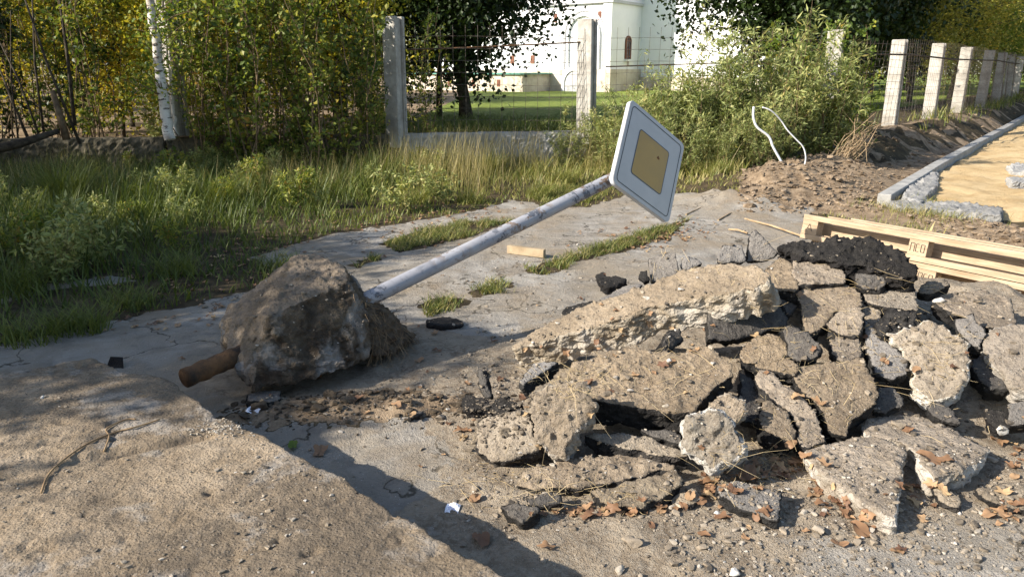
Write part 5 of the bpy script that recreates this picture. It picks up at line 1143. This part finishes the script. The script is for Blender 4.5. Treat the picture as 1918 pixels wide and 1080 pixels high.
lf_spots = [(1465, 880, 28, 10, 26), (1420, 890, 30, 8, 20), (1535, 915, 14, 10, 9), (1580, 940, 18, 8, 9), (1625, 962, 15, 6, 6), (1150, 960, 80, 6, 36), (1330, 910, 15, 15, 12), (1900, 860, 20, 50, 22), (1890, 960, 20, 20, 12), (700, 430, 120, 20, 130), (480, 470, 60, 20, 80), (470, 575, 40, 12, 40), (850, 400, 80, 15, 90), (1200, 455, 50, 15, 70), (1290, 430, 40, 15, 60), (420, 600, 40, 8, 20), (250, 610, 60, 10, 20), (1720, 920, 30, 14, 12), (620, 350, 100, 20, 150), (1500, 960, 120, 40, 30), (900, 770, 200, 60, 30), (1400, 700, 250, 80, 30), (380, 520, 120, 20, 80), (900, 600, 300, 60, 40)]
VV = []; FF = []; n_ = 0; rr = []
for (cx, cy, sx, sy, k) in lf_spots:
    for i in range(k):
        h, n = shoot(rng.normal(cx, sx), rng.normal(cy, sy))
        if h.y > 12 or (h.z > .12 and h.x < -.3): continue
        V, Fc = LS[rng.integers(8)]; s = .022+.045*rng.random()**1.5; V2 = place_leaf(V, h, n, s, rng.random()*6.28); VV.append(V2); FF += [[a+n_ for a in f] for f in Fc]; n_ += len(V); rr.append(np.full(len(V), rng.random()))
me = mesh('leaf_litter', np.concatenate(VV), FF, True, {'rnd': np.concatenate(rr)}); tag(link('leaf_litter', me, M['deadleaf']), 'brown dead leaves littered round the heap and path', 'leaf litter', kind='stuff')
for i, (px, py, w, lab) in enumerate([(1610, 995, 42, 'large tan dry leaf flat below the triangular piece'), (1023, 1028, 30, 'pale rounded dry leaf at the bottom centre'), (900, 1015, 44, 'dark brown oak leaf inside the slab shadow'), (600, 848, 34, 'brown curled leaf in the upper slab shadow'), (548, 838, 26, 'green fallen leaf on the shadowed path'), (667, 750, 26, 'tan leaf lying right of the dark soil ridge'), (704, 736, 16, 'orange leaf above the tan leaf'), (597, 709, 16, 'yellow leaf under the footing edge'), (890, 936, 30, 'long dry leaf beside the egg shaped stone'), (1322, 905, 26, 'pinkish leaf below the whitish lump'), (1480, 830, 22, 'orange leaf beneath the short tan slab'), (1500, 870, 40, 'brown curled leaf left of the triangular piece'), (1400, 900, 60, 'broad pale brown leaf above the grey asphalt piece'), (1048, 955, 26, 'orange brown leaf at the front of the heap'), (1680, 1035, 24, 'brown crumpled leaf at bottom right'), (1870, 830, 30, 'orange leaf at the right edge'), (1740, 862, 40, 'long curled leaf in the gap of the flat slabs'), (340, 673, 12, 'small orange leaf on the lit path left of the pipe')]):
    h, n = shoot(px, py); d = (h-Vector((0, 0, H))).length; V, Fc = LS[i % 8]; V2 = place_leaf(V, (0, 0, 0), n, w/F*d, i*1.3)
    me = mesh('fallen_leaf', V2, Fc, True, {'rnd': np.full(len(V2), .15 if 'dark' in lab else .35+.4*rng.random())}); o = link('fallen_leaf', me, M['leaf_lime' if 'green' in lab else 'deadleaf'], None, h); tag(o, lab, 'leaf', 'single fallen leaves')
# papers
def paper(px, py, w, label, ink):
    h, n = shoot(px, py); d = (h-Vector((0, 0, H))).length; s = w/F*d; mb = MB(); N = 6; V = []; 
    for j in range(N+1):
        for i in range(N+1): V.append(((i/N-.5)*s, (j/N-.5)*s*.95, .10*s*math.sin(i*1.1+j*.7)+.1*s))
    mb.add(V, [[j*(N+1)+i, j*(N+1)+i+1, (j+1)*(N+1)+i+1, (j+1)*(N+1)+i] for j in range(N) for i in range(N)])
    o = mb.build('paper_scrap', M['paper']); o.location = h; o.rotation_euler = (.25, 0, -.15); tag(o, label, 'paper')
    if ink:
        k = MB()
        for r_ in range(4): k.tube([(-.3*s, (.25-.15*r_)*s, .215*s), (.3*s, (.25-.15*r_)*s, .215*s)], .0007, 3)
        k.build('faint_print', M['ink'], o)
paper(848, 953, 25, 'white printed paper scrap in the slab shadow', True); paper(477, 768, 24, 'small white paper scrap left of the dark soil ridge', False)
# thin root lying on the foreground slab
root = MB(); 
for l in [[(78, 925), (92, 890), (130, 855), (170, 830), (215, 812), (260, 800), (300, 787)], [(195, 848), (205, 820), (200, 805), (235, 788), (255, 787)]]:
    root.tube([np.array(shoot(*q)[0])+[0, 0, .006] for q in spl([np.array(q) for q in l], 5)], .0035, 5)
tag(root.build('dry_root', M['root'], smooth=True), 'thin wiry dry root lying across the foreground slab', 'root')
